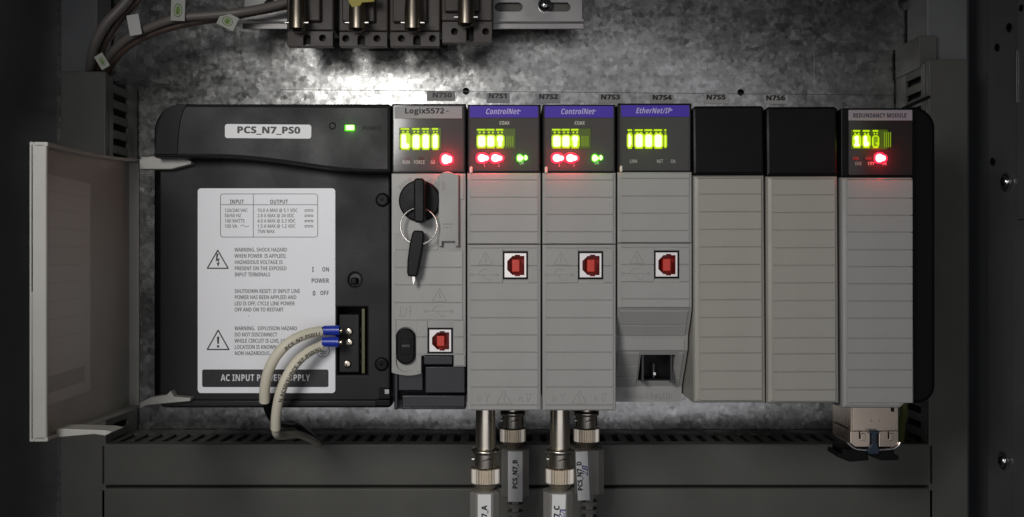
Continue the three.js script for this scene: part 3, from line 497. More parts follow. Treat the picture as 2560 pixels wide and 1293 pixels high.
// smoked window with printed legend; draws in pixels relative to its own corner
function head(t, m, draw, mat) {
  const body = addW(t, 'head', (() => { const s = prr(THREE.Shape, m.x0, m.top, m.x1, m.head + 1, MZ, 0.0006); return EX(s, 0.1, MZ - 0.0004, 0.0005); })(), M.black);
  const [a, b, c, d] = m.win, tex = print(c - a, d - b, 5, (x, w, h) => { x.save(); x.translate(-a, -b); draw(x); x.restore(); });
  const w = sheet(t, 'window', a, b, c, d, MZ + 0.0002, tex, { r: 0.0006, th: 0.0012, rough: 0.10, more: { specularIntensity: 0.8 } });
  w.userData.label = 'smoked display window';
  return w;
}
function display(t, x0, y0, x1, y1, chars, z = MZ + 0.0006) {
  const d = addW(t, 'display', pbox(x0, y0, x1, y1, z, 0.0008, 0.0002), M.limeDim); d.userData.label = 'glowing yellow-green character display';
  for (const [cx, w, ya, yb, kind] of chars) {
    if (kind === 'off') { addW(d, 'unlit_character', join([0, 1, 2, 3].map(k => pbox(cx - w / 2 + k * 5, ya, cx - w / 2 + k * 5 + 2.2, yb, z + 0.0003, 0.0004, 0.0001))), M.limeMid); continue; }
    const top = join([pbox(cx - w * 0.5, y0 + 1, cx + w * 0.42, y0 + 5.5, z + 0.0003, 0.0005, 0.0002), pbox(cx - w * 0.34, y0 + 8, cx - w * 0.1, y0 + 12, z + 0.0003, 0.0005, 0.0002), pbox(cx + w * 0.12, y0 + 8, cx + w * 0.36, y0 + 12, z + 0.0003, 0.0005, 0.0002), pbox(cx - w * 0.45, yb + 2, cx + w * 0.45, yb + 4, z + 0.0003, 0.0005, 0.0002)]);
    addW(d, 'character_dots', top, M.lime);
    const halo = blob(cx - w / 2 - 1.5, ya - 4, cx + w / 2 + 1.5, yb + 3, z + 0.0004, 0.0007, 8); addW(d, 'character_halo', halo, M.lime);  // lime body larger than the lit core, imitating the glow round it
    let core;
    const c0 = cx - w / 2 + 2.5, c1 = cx + w / 2 - 2.5, a = ya - 0.5, b = yb - 0.5, zc = z + 0.0007, B = (p, q, r, s) => blob(p, q, r, s, zc, 0.0006, 6);
    if (kind === 'L') core = join([B(c0, a, c0 + (c1 - c0) * 0.6, b), B(c0, b - 12, c1, b)]);
    else if (kind === '1') core = join([B(cx - 4, a, cx + 4, b), B(cx - 7, a + 2, cx, a + 9), B(cx - 7, b - 6, cx + 7, b)]);
    else if (kind === 'T') core = join([B(c0, a, c1, a + (b - a) * 0.55), B(cx - 5, a, cx + 5, b)]);
    else if (kind === 'e') core = join([B(c0, a, c1, a + 5), B(c0, a, c0 + 5, b), B(c0, (a + b) / 2 - 2, c1, (a + b) / 2 + 2.5), B(c1 - 4.5, a, c1, (a + b) / 2 + 2), B(c0, b - 5, c1 - 1, b)]);
    else if (kind === ')') core = join([B(c1 - 7, a + 4, c1, b - 4), B(c0, a, c1 - 3, a + 7), B(c0, b - 7, c1 - 3, b)]);
    else core = B(c0, a, c1, b);
    addW(d, 'character_core', core, kind === 'e' ? M.limeMid : M.hot);
  }
  pointLight(V((x0 + x1) / 2, (y0 + y1) / 2 + 4, z + 0.004), 0xc8ff20, 0.00010, 0.1);
}
function ledLamp(t, px, py, w, h, color, power, z = MZ + 0.0006, name = 'status_led') {
  const [g, c, hex] = color === 'red' ? [M.redGlow, M.redHot, 0xff1430] : [M.greenGlow, M.greenHot, 0x50ff10];
  const e = Math.min(5, w * 0.18);  // glowing rim wider than the lamp itself, painting the halo round it
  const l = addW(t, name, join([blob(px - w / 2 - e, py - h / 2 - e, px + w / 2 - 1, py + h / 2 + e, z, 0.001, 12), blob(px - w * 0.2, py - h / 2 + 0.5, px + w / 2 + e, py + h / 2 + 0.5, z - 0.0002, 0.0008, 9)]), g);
  l.userData.label = `lit ${color} status lamp with painted halo rim`;
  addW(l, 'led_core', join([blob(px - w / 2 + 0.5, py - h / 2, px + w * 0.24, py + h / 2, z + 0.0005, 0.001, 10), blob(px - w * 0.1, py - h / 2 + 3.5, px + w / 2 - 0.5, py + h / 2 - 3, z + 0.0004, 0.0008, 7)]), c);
  pointLight(V(px, py, z + 0.0020), hex, power * 0.44);
}
const WIN = '#35312f';
// matte printed strip above the window
function strip_label(t, x0, y0, x1, y1, bg, s, tx, ty, size, o, tm, tmx, tmy) {
  const tex = print(x1 - x0, y1 - y0, 6, x => { x.fillStyle = bg; x.fillRect(0, 0, x1 - x0, y1 - y0); x.translate(-x0, -y0); word(x, s, tx, ty, size, o); if (tm) word(x, '™', tmx, tmy, 10, { color: o.color }); });
  sheet(t, 'header_strip', x0, y0, x1, y1, MZ + 0.0005, tex, { th: 0.0006, rough: 0.6, more: { specularIntensity: 0.6 } }).userData.label = `printed header strip reading ${o.say}`;
}
const legend = (x, s, px, py, size = 12, o = {}) => word(x, s, px, py, size, { squeeze: 0.8, color: '#c9c6c2', bold: false, ...o });
const origin = m => new THREE.Vector3(X((m.x0 + m.x1) / 2, MZ), Y(m.bottom, MZ), 0.02);
function doorBase(t, name, m, y0, y1, mat, ports, edge = 0.0012) {
  const s = prr(THREE.Shape, m.x0, y0, m.x1, y1, MZ, 0);
  for (const [a, b, c, d] of ports) s.holes.push(prr(THREE.Path, a, b, c, d, MZ, 0));
  return addW(t, name, EX(s, MZ - 0.012, MZ, edge * 0.5), mat);
}
const GRP = 'plug-in modules in the rack';

// controller with key switch
{
  const m = { x0: 979, x1: 1165, top: 259, head: 433, bottom: 1022, win: [984, 264, 1160, 429] };
  const t = thing('controller_module', 'grey controller module with key switch, card door and glossy black lower corner', 'plug-in module', origin(m), GRP);
  addW(t, 'casing', pbox(m.x0 + 2, m.top + 3, m.x1 - 2, 1000, 0.14, 0.118, 0.0006), M.black);
  head(t, m, x => {
    x.fillStyle = WIN; x.fillRect(900, 200, 400, 400);  x.fillStyle = '#403b39'; x.fillRect(990, 299, 166, 126);
    legend(x, 'RUN', 1015, 410); legend(x, 'FORCE', 1048, 410); legend(x, 'SD', 1082, 410); legend(x, 'OK', 1116, 411);
    x.fillStyle = '#4a1710'; x.fillRect(1014, 393, 12, 8); x.fillStyle = '#3a140f'; x.fillRect(1046, 393, 14, 8);
  });
  strip_label(t, 986, 266, 1155, 296, '#9d9a9c', 'Logix5572', 1061, 284, 18.5, { color: '#1a1a1e', squeeze: 1.14, heavy: 0.4, say: 'the controller type' }, true, 1118, 284);
  display(t, 998, 319, 1103, 374, [[1013, 24, 336, 371, 'L'], [1040, 21, 338, 371], [1064, 20, 337, 371], [1088, 17, 337, 371]]);
  ledLamp(t, 1117, 398, 27, 24, 'red', 0.0019);
  addW(t, 'status_led', pbox(1076, 393, 1090, 401, MZ + 0.0006, 0.0006, 0.0003), M.redDim);
  // grey front: one plate with a stepped lower edge and cut-outs
  const z = MZ, s = new THREE.Shape(), P = (x, y) => [X(x, z), Y(y, z)];
  s.moveTo(...P(979, 434)); s.lineTo(...P(1164, 434)); s.lineTo(...P(1164, 917)); s.lineTo(...P(1134, 917)); s.lineTo(...P(1134, 888)); s.lineTo(...P(1066, 888)); s.lineTo(...P(1054, 890)); s.lineTo(...P(1053, 934)); s.quadraticCurveTo(...P(1020, 946), ...P(979, 932)); s.closePath();
  s.holes.push(prr(THREE.Path, 1069, 820, 1132, 884, z, 0)); s.holes.push(prr(THREE.Path, 990, 818, 1040, 930, z, 0.0046));
  addW(t, 'front', EX(s, z - 0.012, z, 0.0002, 12), M.gray);
  const ports = [[1069, 816, 1133, 900], [990, 818, 1041, 930]];
  panels(t, 987, 1095, [583, 626], M.gray, MZ); panels(t, 985, 1157, [627, 669, 713, 757, 801], M.gray, MZ);
  panels(t, 985, 1160, [801, 843, 886], M.gray, MZ, ports); panels(t, 1136, 1162, [886, 915], M.gray, MZ); panels(t, 1043, 1053, [888, 930], M.gray, MZ);
  panels(t, 1150, 1160, [437, 500], M.gray, MZ);
  usbPort(t, 1069, 820, 1132, 884, MZ);
  // selector slide under the port
  const rec = addW(t, 'slide_recess', pbox(988, 816, 1042, 932, MZ - 0.0014, 0.003, 0.0004), M.gray);
  const sl = addW(t, 'selector_slide', EX(prr(THREE.Shape, 991, 821, 1038, 911, z, 0.0042), MZ - 0.002, MZ + 0.0012, 0.0008, 12), M.black);
  addW(sl, 'slide_window', pbox(1001, 846, 1028, 886, MZ + 0.0015, 0.001, 0.0002), M.black);
  addW(sl, 'slide_ridge', pbox(1003, 862, 1026, 870, MZ + 0.0022, 0.001, 0.0003), M.gloss);
  // card door
  const cd = addW(t, 'card_door', EX((() => { const q = new THREE.Shape(); q.moveTo(...P(1098, 437)); q.lineTo(...P(1102, 437)); q.quadraticCurveTo(...P(1118, 424), ...P(1138, 437)); q.lineTo(...P(1147, 437)); q.lineTo(...P(1147, 616)); q.lineTo(...P(1139, 616)); q.lineTo(...P(1139, 604)); q.lineTo(...P(1106, 604)); q.lineTo(...P(1106, 616)); q.lineTo(...P(1098, 616)); q.closePath(); return q; })(), MZ, MZ + 0.0030, 0.0003), M.gray);
  addW(cd, 'finger_groove', strokes([[[1105, 454], [1111, 454], [1111, 474], [1105, 474], [1105, 454]]], MZ + 0.0031, 0.00014), M.gray);
  addW(cd, 'moulded_mark', strokes([[[1106, 560], [1132, 560]], [[1109, 566], [1109, 571]], [[1117, 566], [1117, 571]], [[1125, 566], [1125, 571]]], MZ + 0.0031, 0.0002), M.gray);
  icons(t, warn(1099, 737), MZ, M.gray); icons(t, usbSign(1099, 778), MZ, M.gray);
  icons(t, [[[1000, 770], [1002, 784], [998, 790], [1010, 791], [1014, 782], [1016, 770]], [[1025, 764], [1025, 792]], [[1021, 778], [1029, 778]], [[1003, 768], [1009, 768]]], MZ, M.gray);
  const arc = (s2, px, py, rot) => add(t, 'moulded_lettering', emboss(s2, 0.0021, 0.0004), M.gray, V(px, py, MZ), [0, 0, rot]);
  arc('PROG', 1013, 459, 0.6); arc('RUN', 1086, 456, -0.6);
  // key switch
  const kc = V(1050, 503, MZ), R = 52 * U(MZ);
  const dial = add(t, 'key_switch', lathe([[0, 0.0035], [R * 0.62, 0.0035], [R * 0.64, 0.0028], [R * 0.90, 0.0034], [R * 0.99, 0.0026], [R, 0], [R, -0.004]], 56).rotateX(Math.PI / 2), M.black, kc);
  // glossy black lower corner with stepped covers
  const G = (n, x0, y0, x1, y1, z2, d = 0.01) => addW(t, n, pbox(x0, y0, x1, y1, z2, d, 0.0007), M.gloss);
  G('lower_body', 985, 925, 1163, 1023, 0.138, 0.05); G('battery_door', 1062, 916, 1163, 984, 0.1485); G('step_block', 1058, 889, 1132, 913, 0.1495, 0.012); G('step_block', 994, 926, 1058, 978, 0.145, 0.008); G('bottom_door', 1004, 988, 1163, 1020, 0.1478); G('corner_rib', 985, 930, 995, 1025, 0.1465);
  addW(t, 'bottom_lip', pbox(1004, 1018, 1164, 1024, 0.149, 0.012, 0.0006), M.gloss);
  t.userData.kc = null; delete t.userData.kc;

  // key in the switch, its ring and the spare key
  const key = thing('switch_key', 'black-headed key standing upright in the round key switch', 'key', V(1050, 557, MZ + 0.004), 'black keys of the controller');
  addW(key, 'key_head', EX(prr(THREE.Shape, 1036, 447, 1063, 557, MZ + 0.01, 0.0016), MZ + 0.0035, MZ + 0.0135, 0.0008), M.black);
  const rc = V(1047, 566, MZ + 0.006);
  const ring = add(null, 'key_ring', join([new THREE.TorusGeometry(46 * U(MZ), 0.00028, 8, 80), new THREE.TorusGeometry(45 * U(MZ), 0.00028, 8, 80).translate(0, 0.0001, 0.0005)]), M.silver, rc, [-0.12, 0.05, 0]);
  tag(ring, 'thin silver split ring joining the two black keys', 'key ring');
  const sk = thing('spare_key', 'spare black-headed key hanging from the ring with a short silver tip', 'key', V(1033, 712, MZ + 0.004), 'black keys of the controller');
  const zs = MZ + 0.0085; addW(sk, 'key_head', EX(pshape([[1031, 580], [1036, 576], [1055, 577], [1060, 584], [1058, 612], [1044, 686], [1040, 692], [1020, 691], [1017, 682], [1018, 650], [1024, 606]], zs), zs - 0.0048, zs, 0.0007), M.black);
  addW(sk, 'key_blade', EX(pshape([[1028, 690], [1037, 690], [1038, 700], [1034, 713], [1031, 713], [1029, 704]], zs), zs - 0.003, zs - 0.0014, 0.0002), M.silver);
}

// network bridge modules with coaxial ports
function netModule(dx, dy, label, colors) {
  const m = { x0: 1168 + dx, x1: 1352 + dx, top: 261 + dy, head: 432 + dy, bottom: 1027 + dy, win: [1173 + dx, 266 + dy, 1347 + dx, 428 + dy] };
  const t = thing('network_module', label, 'plug-in module', origin(m), GRP);
  addW(t, 'casing', pbox(m.x0 + 2, m.top + 3, m.x1 - 2, 1015 + dy, 0.14, 0.118, 0.0006), M.black);
  head(t, m, x => {
    x.translate(dx, dy); x.fillStyle = WIN; x.fillRect(1100, 200, 400, 400); 
    x.fillStyle = '#403b39'; x.fillRect(1178, 297, 165, 128); legend(x, 'COAX', 1261, 312, 12, { bold: true }); legend(x, 'B', 1201, 410, 11); legend(x, 'A', 1236, 410, 11); legend(x, 'OK', 1304, 411, 11);
    x.strokeStyle = '#c9c6c2'; x.lineWidth = 1; x.beginPath(); for (const q of [1211, 1247]) { x.moveTo(q - 4, 402); x.lineTo(q, 408); x.lineTo(q + 4, 402); x.moveTo(q, 408); x.lineTo(q, 417); } x.stroke();
  });
  strip_label(t, 1174 + dx, 265 + dy, 1345 + dx, 294 + dy, '#4c38b0', 'ControlNet', 1255 + dx, 285 + dy, 19, { italic: true, squeeze: 0.82, color: '#bdb6e0', say: 'the network type' }, true, 1299 + dx, 283 + dy);
  display(t, 1190 + dx, 321 + dy, 1289 + dx, 372 + dy, [[1204 + dx, 23, 340 + dy, 367 + dy], [1227 + dx, 22, 340 + dy, 367 + dy], [1250 + dx, 20, 340 + dy, 367 + dy, 'T'], [1275 + dx, 18, 340 + dy, 366 + dy, 'off']]);
  for (const px of [1208, 1242]) ledLamp(t, px + dx, 395 + dy, 29, 19, 'red', 0.0009);
  ledLamp(t, 1301 + dx, 395 + dy, 16, 16, 'green', 0.00012); ledLamp(t, 1315 + dx, 394 + dy, 8, 12, 'green', 0.00003);
  addW(t, 'light_pipe', pbox(1174 + dx, 416 + dy, 1181 + dx, 433 + dy, MZ + 0.0012, 0.002, 0.0005), M.pipe);
  const port = [1257 + dx, 629 + dy, 1320 + dx, 698 + dy];
  doorBase(t, 'upper_cover', m, 432 + dy, 610.4 + dy, M.gray, []); doorBase(t, 'lower_door', m, 611.6 + dy, 1027 + dy, M.gray, [port]);
  panels(t, 1175 + dx, 1345 + dx, [434, 451, 494, 537, 580, 610].map(v => v + dy), M.gray, MZ);
  panels(t, 1175 + dx, 1345 + dx, [612, 621, 665, 708, 751, 795, 838, 881, 925, 968, 1013, 1025].map(v => v + dy), M.gray, MZ, [port]);
  usbPort(t, ...port, MZ);
  icons(t, warn(1214 + dx, 646 + dy), MZ, M.gray); icons(t, usbSign(1214 + dx, 687 + dy), MZ, M.gray);
  icons(t, [...warn(1260 + dx, 993 + dy), [[1194 + dx, 988 + dy], [1194 + dx, 1004 + dy], [1204 + dx, 1000 + dy], [1196 + dx, 996 + dy], [1204 + dx, 990 + dy]], [[1210 + dx, 982 + dy], [1218 + dx, 994 + dy], [1226 + dx, 982 + dy]], [[1218 + dx, 994 + dy], [1218 + dx, 1006 + dy]], [[1296 + dx, 1004 + dy], [1301 + dx, 990 + dy], [1306 + dx, 1004 + dy]], [[1314 + dx, 986 + dy], [1328 + dx, 984 + dy], [1326 + dx, 992 + dy], [1320 + dx, 1006 + dy], [1318 + dx, 992 + dy]]], MZ, M.gray);
  return t;
}
netModule(0, 0, 'grey network module with violet header next to the key switch controller');
const n2 = netModule(188, 0, 'grey network module with violet header between its twin and the stepped-front module');

// ethernet module whose lower front steps back
{
  const m = { x0: 1544, x1: 1730, top: 258, head: 430, bottom: 1005, win: [1549, 263, 1725, 427] };
  const t = thing('ethernet_module', 'grey network module with violet header, unlit status row and stepped-back lower front', 'plug-in module', origin(m), GRP);
  addW(t, 'casing', pbox(m.x0 + 2, m.top + 3, m.x1 - 2, 985, 0.118, 0.098, 0.0006), M.black);
  head(t, m, x => {
    x.fillStyle = WIN; x.fillRect(1500, 200, 400, 400); 
    x.fillStyle = '#3c3b37'; x.fillRect(1556, 294, 164, 130); legend(x, 'LINK', 1584, 407, 11.5); legend(x, 'NET', 1650, 407, 11.5); legend(x, 'OK', 1683, 407, 11.5);
  });
  strip_label(t, 1553, 263, 1723, 292, '#4c38b0', 'EtherNet/IP', 1633, 283, 19, { italic: true, squeeze: 0.80, color: '#bdb6e0', say: 'the network type' }, true, 1678, 281);
  display(t, 1570, 322, 1667, 370, [[1575, 12, 336, 368, ')'], [1598, 22, 336, 368], [1622, 21, 337, 368], [1646, 22, 337, 368], [1664, 5, 340, 366]]);
  addW(t, 'light_pipe', pbox(1550, 414, 1557, 430, MZ + 0.0012, 0.002, 0.0005), M.pipe);
  const port = [1635, 627, 1698, 696];
  doorBase(t, 'upper_cover', m, 430, 607.4, M.gray, []);
  panels(t, 1552, 1723, [433, 447, 491, 534, 577, 607], M.gray, MZ);
  // profile of the lower front: height and depth of its bends
  const prof = [[608.6, 0.15], [770, 0.15], [838, 0.1405], [876, 0.139], [966, 0.1240], [1005, 0.1235]].map(([py, z]) => [Y(py, z), z]);
  const xl = X(1544, MZ), xr = X(1730, MZ), xm = (xl + xr) / 2;
  const sh = new THREE.Shape(); // drawn as (depth, height), swept across the width
  prof.forEach(([y, z], i) => i ? sh.lineTo(z, y) : sh.moveTo(z, y)); sh.lineTo(0.110, prof.at(-1)[0]); sh.lineTo(0.110, prof[0][0]); sh.closePath();
  const sweep = (x0, x1) => { const g = new THREE.ExtrudeGeometry(sh, { depth: x1 - x0, bevelEnabled: false }); g.applyMatrix4(new THREE.Matrix4().makeBasis(new THREE.Vector3(0, 0, 1), new THREE.Vector3(0, 1, 0), new THREE.Vector3(-1, 0, 0))); g.translate(x1, 0, 0); return g; };
  // the usb port is cut by building the upper stretch as a plate with a hole and the rest as a sweep
  const s2 = prr(THREE.Shape, 1544, 608.6, 1730, 770, MZ, 0); s2.holes.push(prr(THREE.Path, ...port, MZ, 0));
  addW(t, 'lower_door', EX(s2, 0.139, MZ, 0.0004), M.gray);
  const lo = prof.slice(1); const shl = new THREE.Shape(); lo.forEach(([y, z], i) => i ? shl.lineTo(z, y) : shl.moveTo(z, y)); shl.lineTo(0.106, lo.at(-1)[0]); shl.lineTo(0.106, lo[0][0]); shl.closePath();
  // port in the sloped stretch: three sweeps round the opening
  const px0 = X(1598, 0.132), px1 = X(1684, 0.132);
  const sw = (S, x0, x1) => { const g = new THREE.ExtrudeGeometry(S, { depth: x1 - x0, bevelEnabled: false }); g.applyMatrix4(new THREE.Matrix4().makeBasis(new THREE.Vector3(0, 0, 1), new THREE.Vector3(0, 1, 0), new THREE.Vector3(-1, 0, 0))); g.translate(x1, 0, 0); return g; };
  const zAt = y => { for (let i = 0; i + 1 < lo.length; i++) if (y <= lo[i][0] && y >= lo[i + 1][0]) { const k = (lo[i][0] - y) / (lo[i][0] - lo[i + 1][0]); return lo[i][1] + k * (lo[i + 1][1] - lo[i][1]); } return lo.at(-1)[1]; };
  const yA = Y(887, 0.137), yBm = Y(952, 0.1265);
  const cut = (ya, yb) => { const S = new THREE.Shape(); const ys = [ya, ...lo.map(p => p[0]).filter(y => y < ya && y > yb), yb]; ys.forEach((y, i) => i ? S.lineTo(zAt(y), y) : S.moveTo(zAt(y), y)); S.lineTo(0.106, yb); S.lineTo(0.106, ya); S.closePath(); return S; };
  addW(t, 'stepped_front', join([sw(cut(lo[0][0], yA), xl, xr), sw(cut(yA, yBm), xl, px0), sw(cut(yA, yBm), px1, xr), sw(cut(yBm, lo.at(-1)[0]), xl, xr)]), M.gray);
  panels(t, 1552, 1724, [610, 619, 662, 705, 748, 769], M.gray, MZ, [port]);
  // panels on the sloped stretches
  const marks = [[775, 0.1495], [810, 0.1447], [838, 0.1405], [845, 0.1403], [876, 0.139], [880, 0.1383], [912, 0.133], [940, 0.1284], [966, 0.1240]].map(([py]) => { let z = 0.14; for (let k = 0; k < 6; k++) z = zAt(Y(py, z)); return [Y(py, z), z]; });
  const slab = (i, j, x0, x1) => { const [ya, za] = marks[i], [yb, zb] = marks[j], h = Math.hypot(ya - yb, za - zb) - 0.00035; add(t, 'panel', strip(x1 - x0, h), M.gray, new THREE.Vector3((x0 + x1) / 2, (ya + yb) / 2, (za + zb) / 2 - 0.0004), [Math.atan2(za - zb, ya - yb), 0, 0]); };
  const xi = xl + 0.0014, xj = xr - 0.0016;
  slab(0, 1, xi, xj); slab(1, 2, xi, xj); slab(3, 4, xi, xj);
  for (const [i, j] of [[5, 6], [6, 7], [7, 8]]) { slab(i, j, xi, px0 - 0.0006); slab(i, j, px1 + 0.0016, xj); }
  usbPort(t, ...port, MZ);
  // network socket
  const sock = addW(t, 'network_socket', BX(px1 - px0 + 0.001, yA - yBm + 0.001, 0.0015).translate((px0 + px1) / 2, (yA + yBm) / 2, 0.112), M.black);
  addW(sock, 'socket_wall', BX(0.001, yA - yBm, 0.022).translate(px0 + 0.0016, (yA + yBm) / 2, 0.122), M.gloss);
  addW(sock, 'socket_wall', BX(0.001, yA - yBm, 0.022).translate(px1 - 0.0012, (yA + yBm) / 2, 0.122), M.gloss);
  addW(sock, 'socket_floor', BX(px1 - px0, 0.001, 0.014).translate((px0 + px1) / 2, yBm + 0.0004, 0.119), M.black);
  addW(sock, 'latch_post', RB(0.0012, 0.0075, 0.002, 0.0003).translate(X(1638, 0.128), Y(928, 0.125), 0.1225), M.gloss);
  addW(sock, 'latch_glint', RB(0.0014, 0.0016, 0.0006, 0.0002).translate(X(1638, 0.126), Y(936, 0.126), 0.1240), M.silver);  // silver chip put in to imitate a glint on the latch
  add(t, 'moulded_lettering', emboss('EtherNet/IP', 0.0030, 0.0004), M.gray, new THREE.Vector3(X(1620, 0.124), Y(988, 0.124), 0.1239));
  icons(t, warn(1592, 643), MZ, M.gray); icons(t, usbSign(1592, 684), MZ, M.gray);
}

// blank filler modules
function blank(dx, dy, label) {
  const m = { x0: 1735 + dx, x1: 1915 + dx, top: 265 + dy, head: 435 + dy, bottom: 1008 + dy };
  const t = thing('filler_module', label, 'plug-in module', origin(m), GRP);
  addW(t, 'casing', pbox(m.x0 + 3, m.top + 3, m.x1 - 3, 1000 + dy, 0.14, 0.118, 0.0006), M.black);
  addW(t, 'head', EX((() => { const s = new THREE.Shape(), P = (x, y) => [X(x + dx, MZ), Y(y + dy, MZ)]; s.moveTo(...P(1736, 436)); s.lineTo(...P(1914, 436)); s.lineTo(...P(1913, 270)); s.lineTo(...P(1908, 264)); s.lineTo(...P(1742, 264)); s.lineTo(...P(1735, 272)); s.closePath(); return s; })(), 0.08, MZ - 0.0004, 0.0012, 4), M.black);
  addW(t, 'front', EX((() => { const s = new THREE.Shape(), P = (x, y) => [X(x + dx, MZ), Y(y + dy, MZ)]; s.moveTo(...P(1736, 438)); s.lineTo(...P(1914, 438)); s.lineTo(...P(1916, 1008)); s.lineTo(...P(1735, 1008)); s.closePath(); return s; })(), 0.12, MZ, 0.0020, 4), M.warm);
  panels(t, 1749 + dx, 1905 + dx, [441, 446, 486, 530, 574, 618, 662, 706, 750, 794, 843, 883, 928, 973, 1002].map(v => v + dy), M.warm, MZ);
  t.rotation.z = 0.0035; return t;
}
blank(0, 0, 'blank grey filler module with plain black head beside the stepped-front module');
blank(184, 2, 'blank grey filler module with plain black head beside the redundancy module');

// redundancy module
{
  const m = { x0: 2104, x1: 2284, top: 270, head: 441, bottom: 1012, win: [2122, 275, 2281, 437] };
  const t = thing('redundancy_module', 'grey redundancy module with grey header and three-character display', 'plug-in module', origin(m), GRP);
  addW(t, 'casing', pbox(m.x0 + 3, m.top + 3, m.x1 - 3, 1000, 0.14, 0.118, 0.0006), M.black);
  head(t, m, x => {
    x.fillStyle = '#2c2727'; x.fillRect(2000, 200, 400, 400); 
    legend(x, 'CH2', 2146, 413, 11); legend(x, 'CH1', 2178, 413, 11); legend(x, 'OK', 2211, 413, 11);
  });
  strip_label(t, 2122, 275, 2281, 301, '#9a949c', 'REDUNDANCY MODULE', 2200, 294, 15, { color: '#2a2432', squeeze: 0.80, heavy: 0.3, say: 'REDUNDANCY MODULE' });
  display(t, 2128, 324, 2220, 373, [[2143, 19, 340, 366, '1'], [2167, 18, 340, 366, 'L'], [2190, 15, 342, 366, 'e'], [2215, 8, 330, 368, 'off']]);
  ledLamp(t, 2203, 395, 26, 21, 'red', 0.0017);
  for (const px of [2140, 2171]) addW(t, 'status_led', pbox(px - 7, 392, px + 7, 400, MZ + 0.0006, 0.0006, 0.0003), M.redDim);
  addW(t, 'front', EX((() => { const s = new THREE.Shape(), P = (x, y) => [X(x, MZ), Y(y, MZ)]; s.moveTo(...P(2105, 443)); s.lineTo(...P(2283, 443)); s.lineTo(...P(2287, 1009)); s.lineTo(...P(2264, 1010)); s.lineTo(...P(2252, 1021)); s.lineTo(...P(2107, 1021)); s.closePath(); return s; })(), 0.12, MZ, 0.0016, 4), M.gray);
  panels(t, 2118, 2281, [446, 450, 496, 539, 581, 625, 667, 710, 753, 796, 846, 883, 925, 969, 1008], M.gray, MZ);
  icons(t, [[[2190, 1007], [2220, 1007]], [[2204, 998], [2206, 1004]]], MZ, M.gray);
  // fibre transceiver hanging under the module
  const zt = 0.125, f = thing('fibre_transceiver', 'tan metal fibre transceiver with dark blue latch hanging under the redundancy module', 'transceiver', V(2188, 1152, 0.11));
  addW(f, 'metal_cage', pbox(2131, 1000, 2247, 1080, zt, 0.028, 0.0004), M.cage);
  addW(f, 'cage_rib', pbox(2127, 1016, 2131, 1080, zt + 0.0006, 0.003, 0.0002), M.cage);
  addW(f, 'cage_notch', pbox(2228, 1020, 2236, 1030, zt + 0.0002, 0.001, 0.0001), M.black);
  addW(f, 'cage_mark', pbox(2176, 1050, 2180, 1054, zt + 0.0002, 0.001, 0.0001), M.steel); addW(f, 'cage_mark', pbox(2196, 1050, 2200, 1054, zt + 0.0002, 0.001, 0.0001), M.steel);
  for (const [a, b] of [[[2126, 1078], 0], [[2198, 1078], 1]]) {
    const x = a[0], pts = b ? [[x, 1078], [2247, 1077], [2247, 1108], [2238, 1118], [x, 1118]] : [[x, 1078], [2176, 1078], [2176, 1118], [2138, 1118], [2126, 1108]];
    addW(f, 'port_jaw', EX(pshape(pts, zt + 0.001), zt - 0.024, zt + 0.001, 0.0003), M.cage);
    const q = b ? 2222 : 2150; addW(f, 'jaw_groove', pbox(q - 2, 1078, q + 1, 1098, zt + 0.0012, 0.001, 0.0001), M.black); addW(f, 'jaw_ramp', pbox(q + 2, 1084, q + 14, 1102, zt + 0.0016, 0.001, 0.0003), M.cage);
  }
  addW(f, 'bail', tube([[2118, 1106], [2128, 1116], [2140, 1123], [2200, 1125], [2236, 1121], [2246, 1114], [2251, 1106]].map(([x, y]) => V(x, y, zt + 0.0015)), 0.0006, 40, 8), M.silver);
  addW(f, 'latch', EX(pshape([[2174, 1078], [2200, 1078], [2200, 1084], [2193, 1086], [2192, 1110], [2200, 1126], [2196, 1136], [2172, 1136], [2168, 1128], [2182, 1112], [2181, 1086], [2174, 1084]], zt + 0.003), zt - 0.002, zt + 0.003, 0.0003), M.darkblue);
  for (const dx of [0, 1]) addW(f, 'fibre_plug', EX(pshape((dx ? [[2172, 1128], [2238, 1124], [2239, 1138], [2250, 1142], [2249, 1152], [2206, 1153], [2172, 1140]] : [[2108, 1122], [2170, 1128], [2174, 1152], [2126, 1156], [2096, 1144], [2096, 1132], [2108, 1134]]), zt), zt - 0.016, zt - 0.0004 - 0.0005 * dx, 0.0005), M.black);
  const ol = addW(null, 'fibre_cable', tube([[2258, 990, 0.07], [2260, 1030, 0.068], [2254, 1060, 0.06], [2252, 1100, 0.045]].map(p => V(...p)), 0.0022, 24, 10), M.olive);
  tag(ol, 'olive cable behind the tan fibre transceiver', 'cable');
}

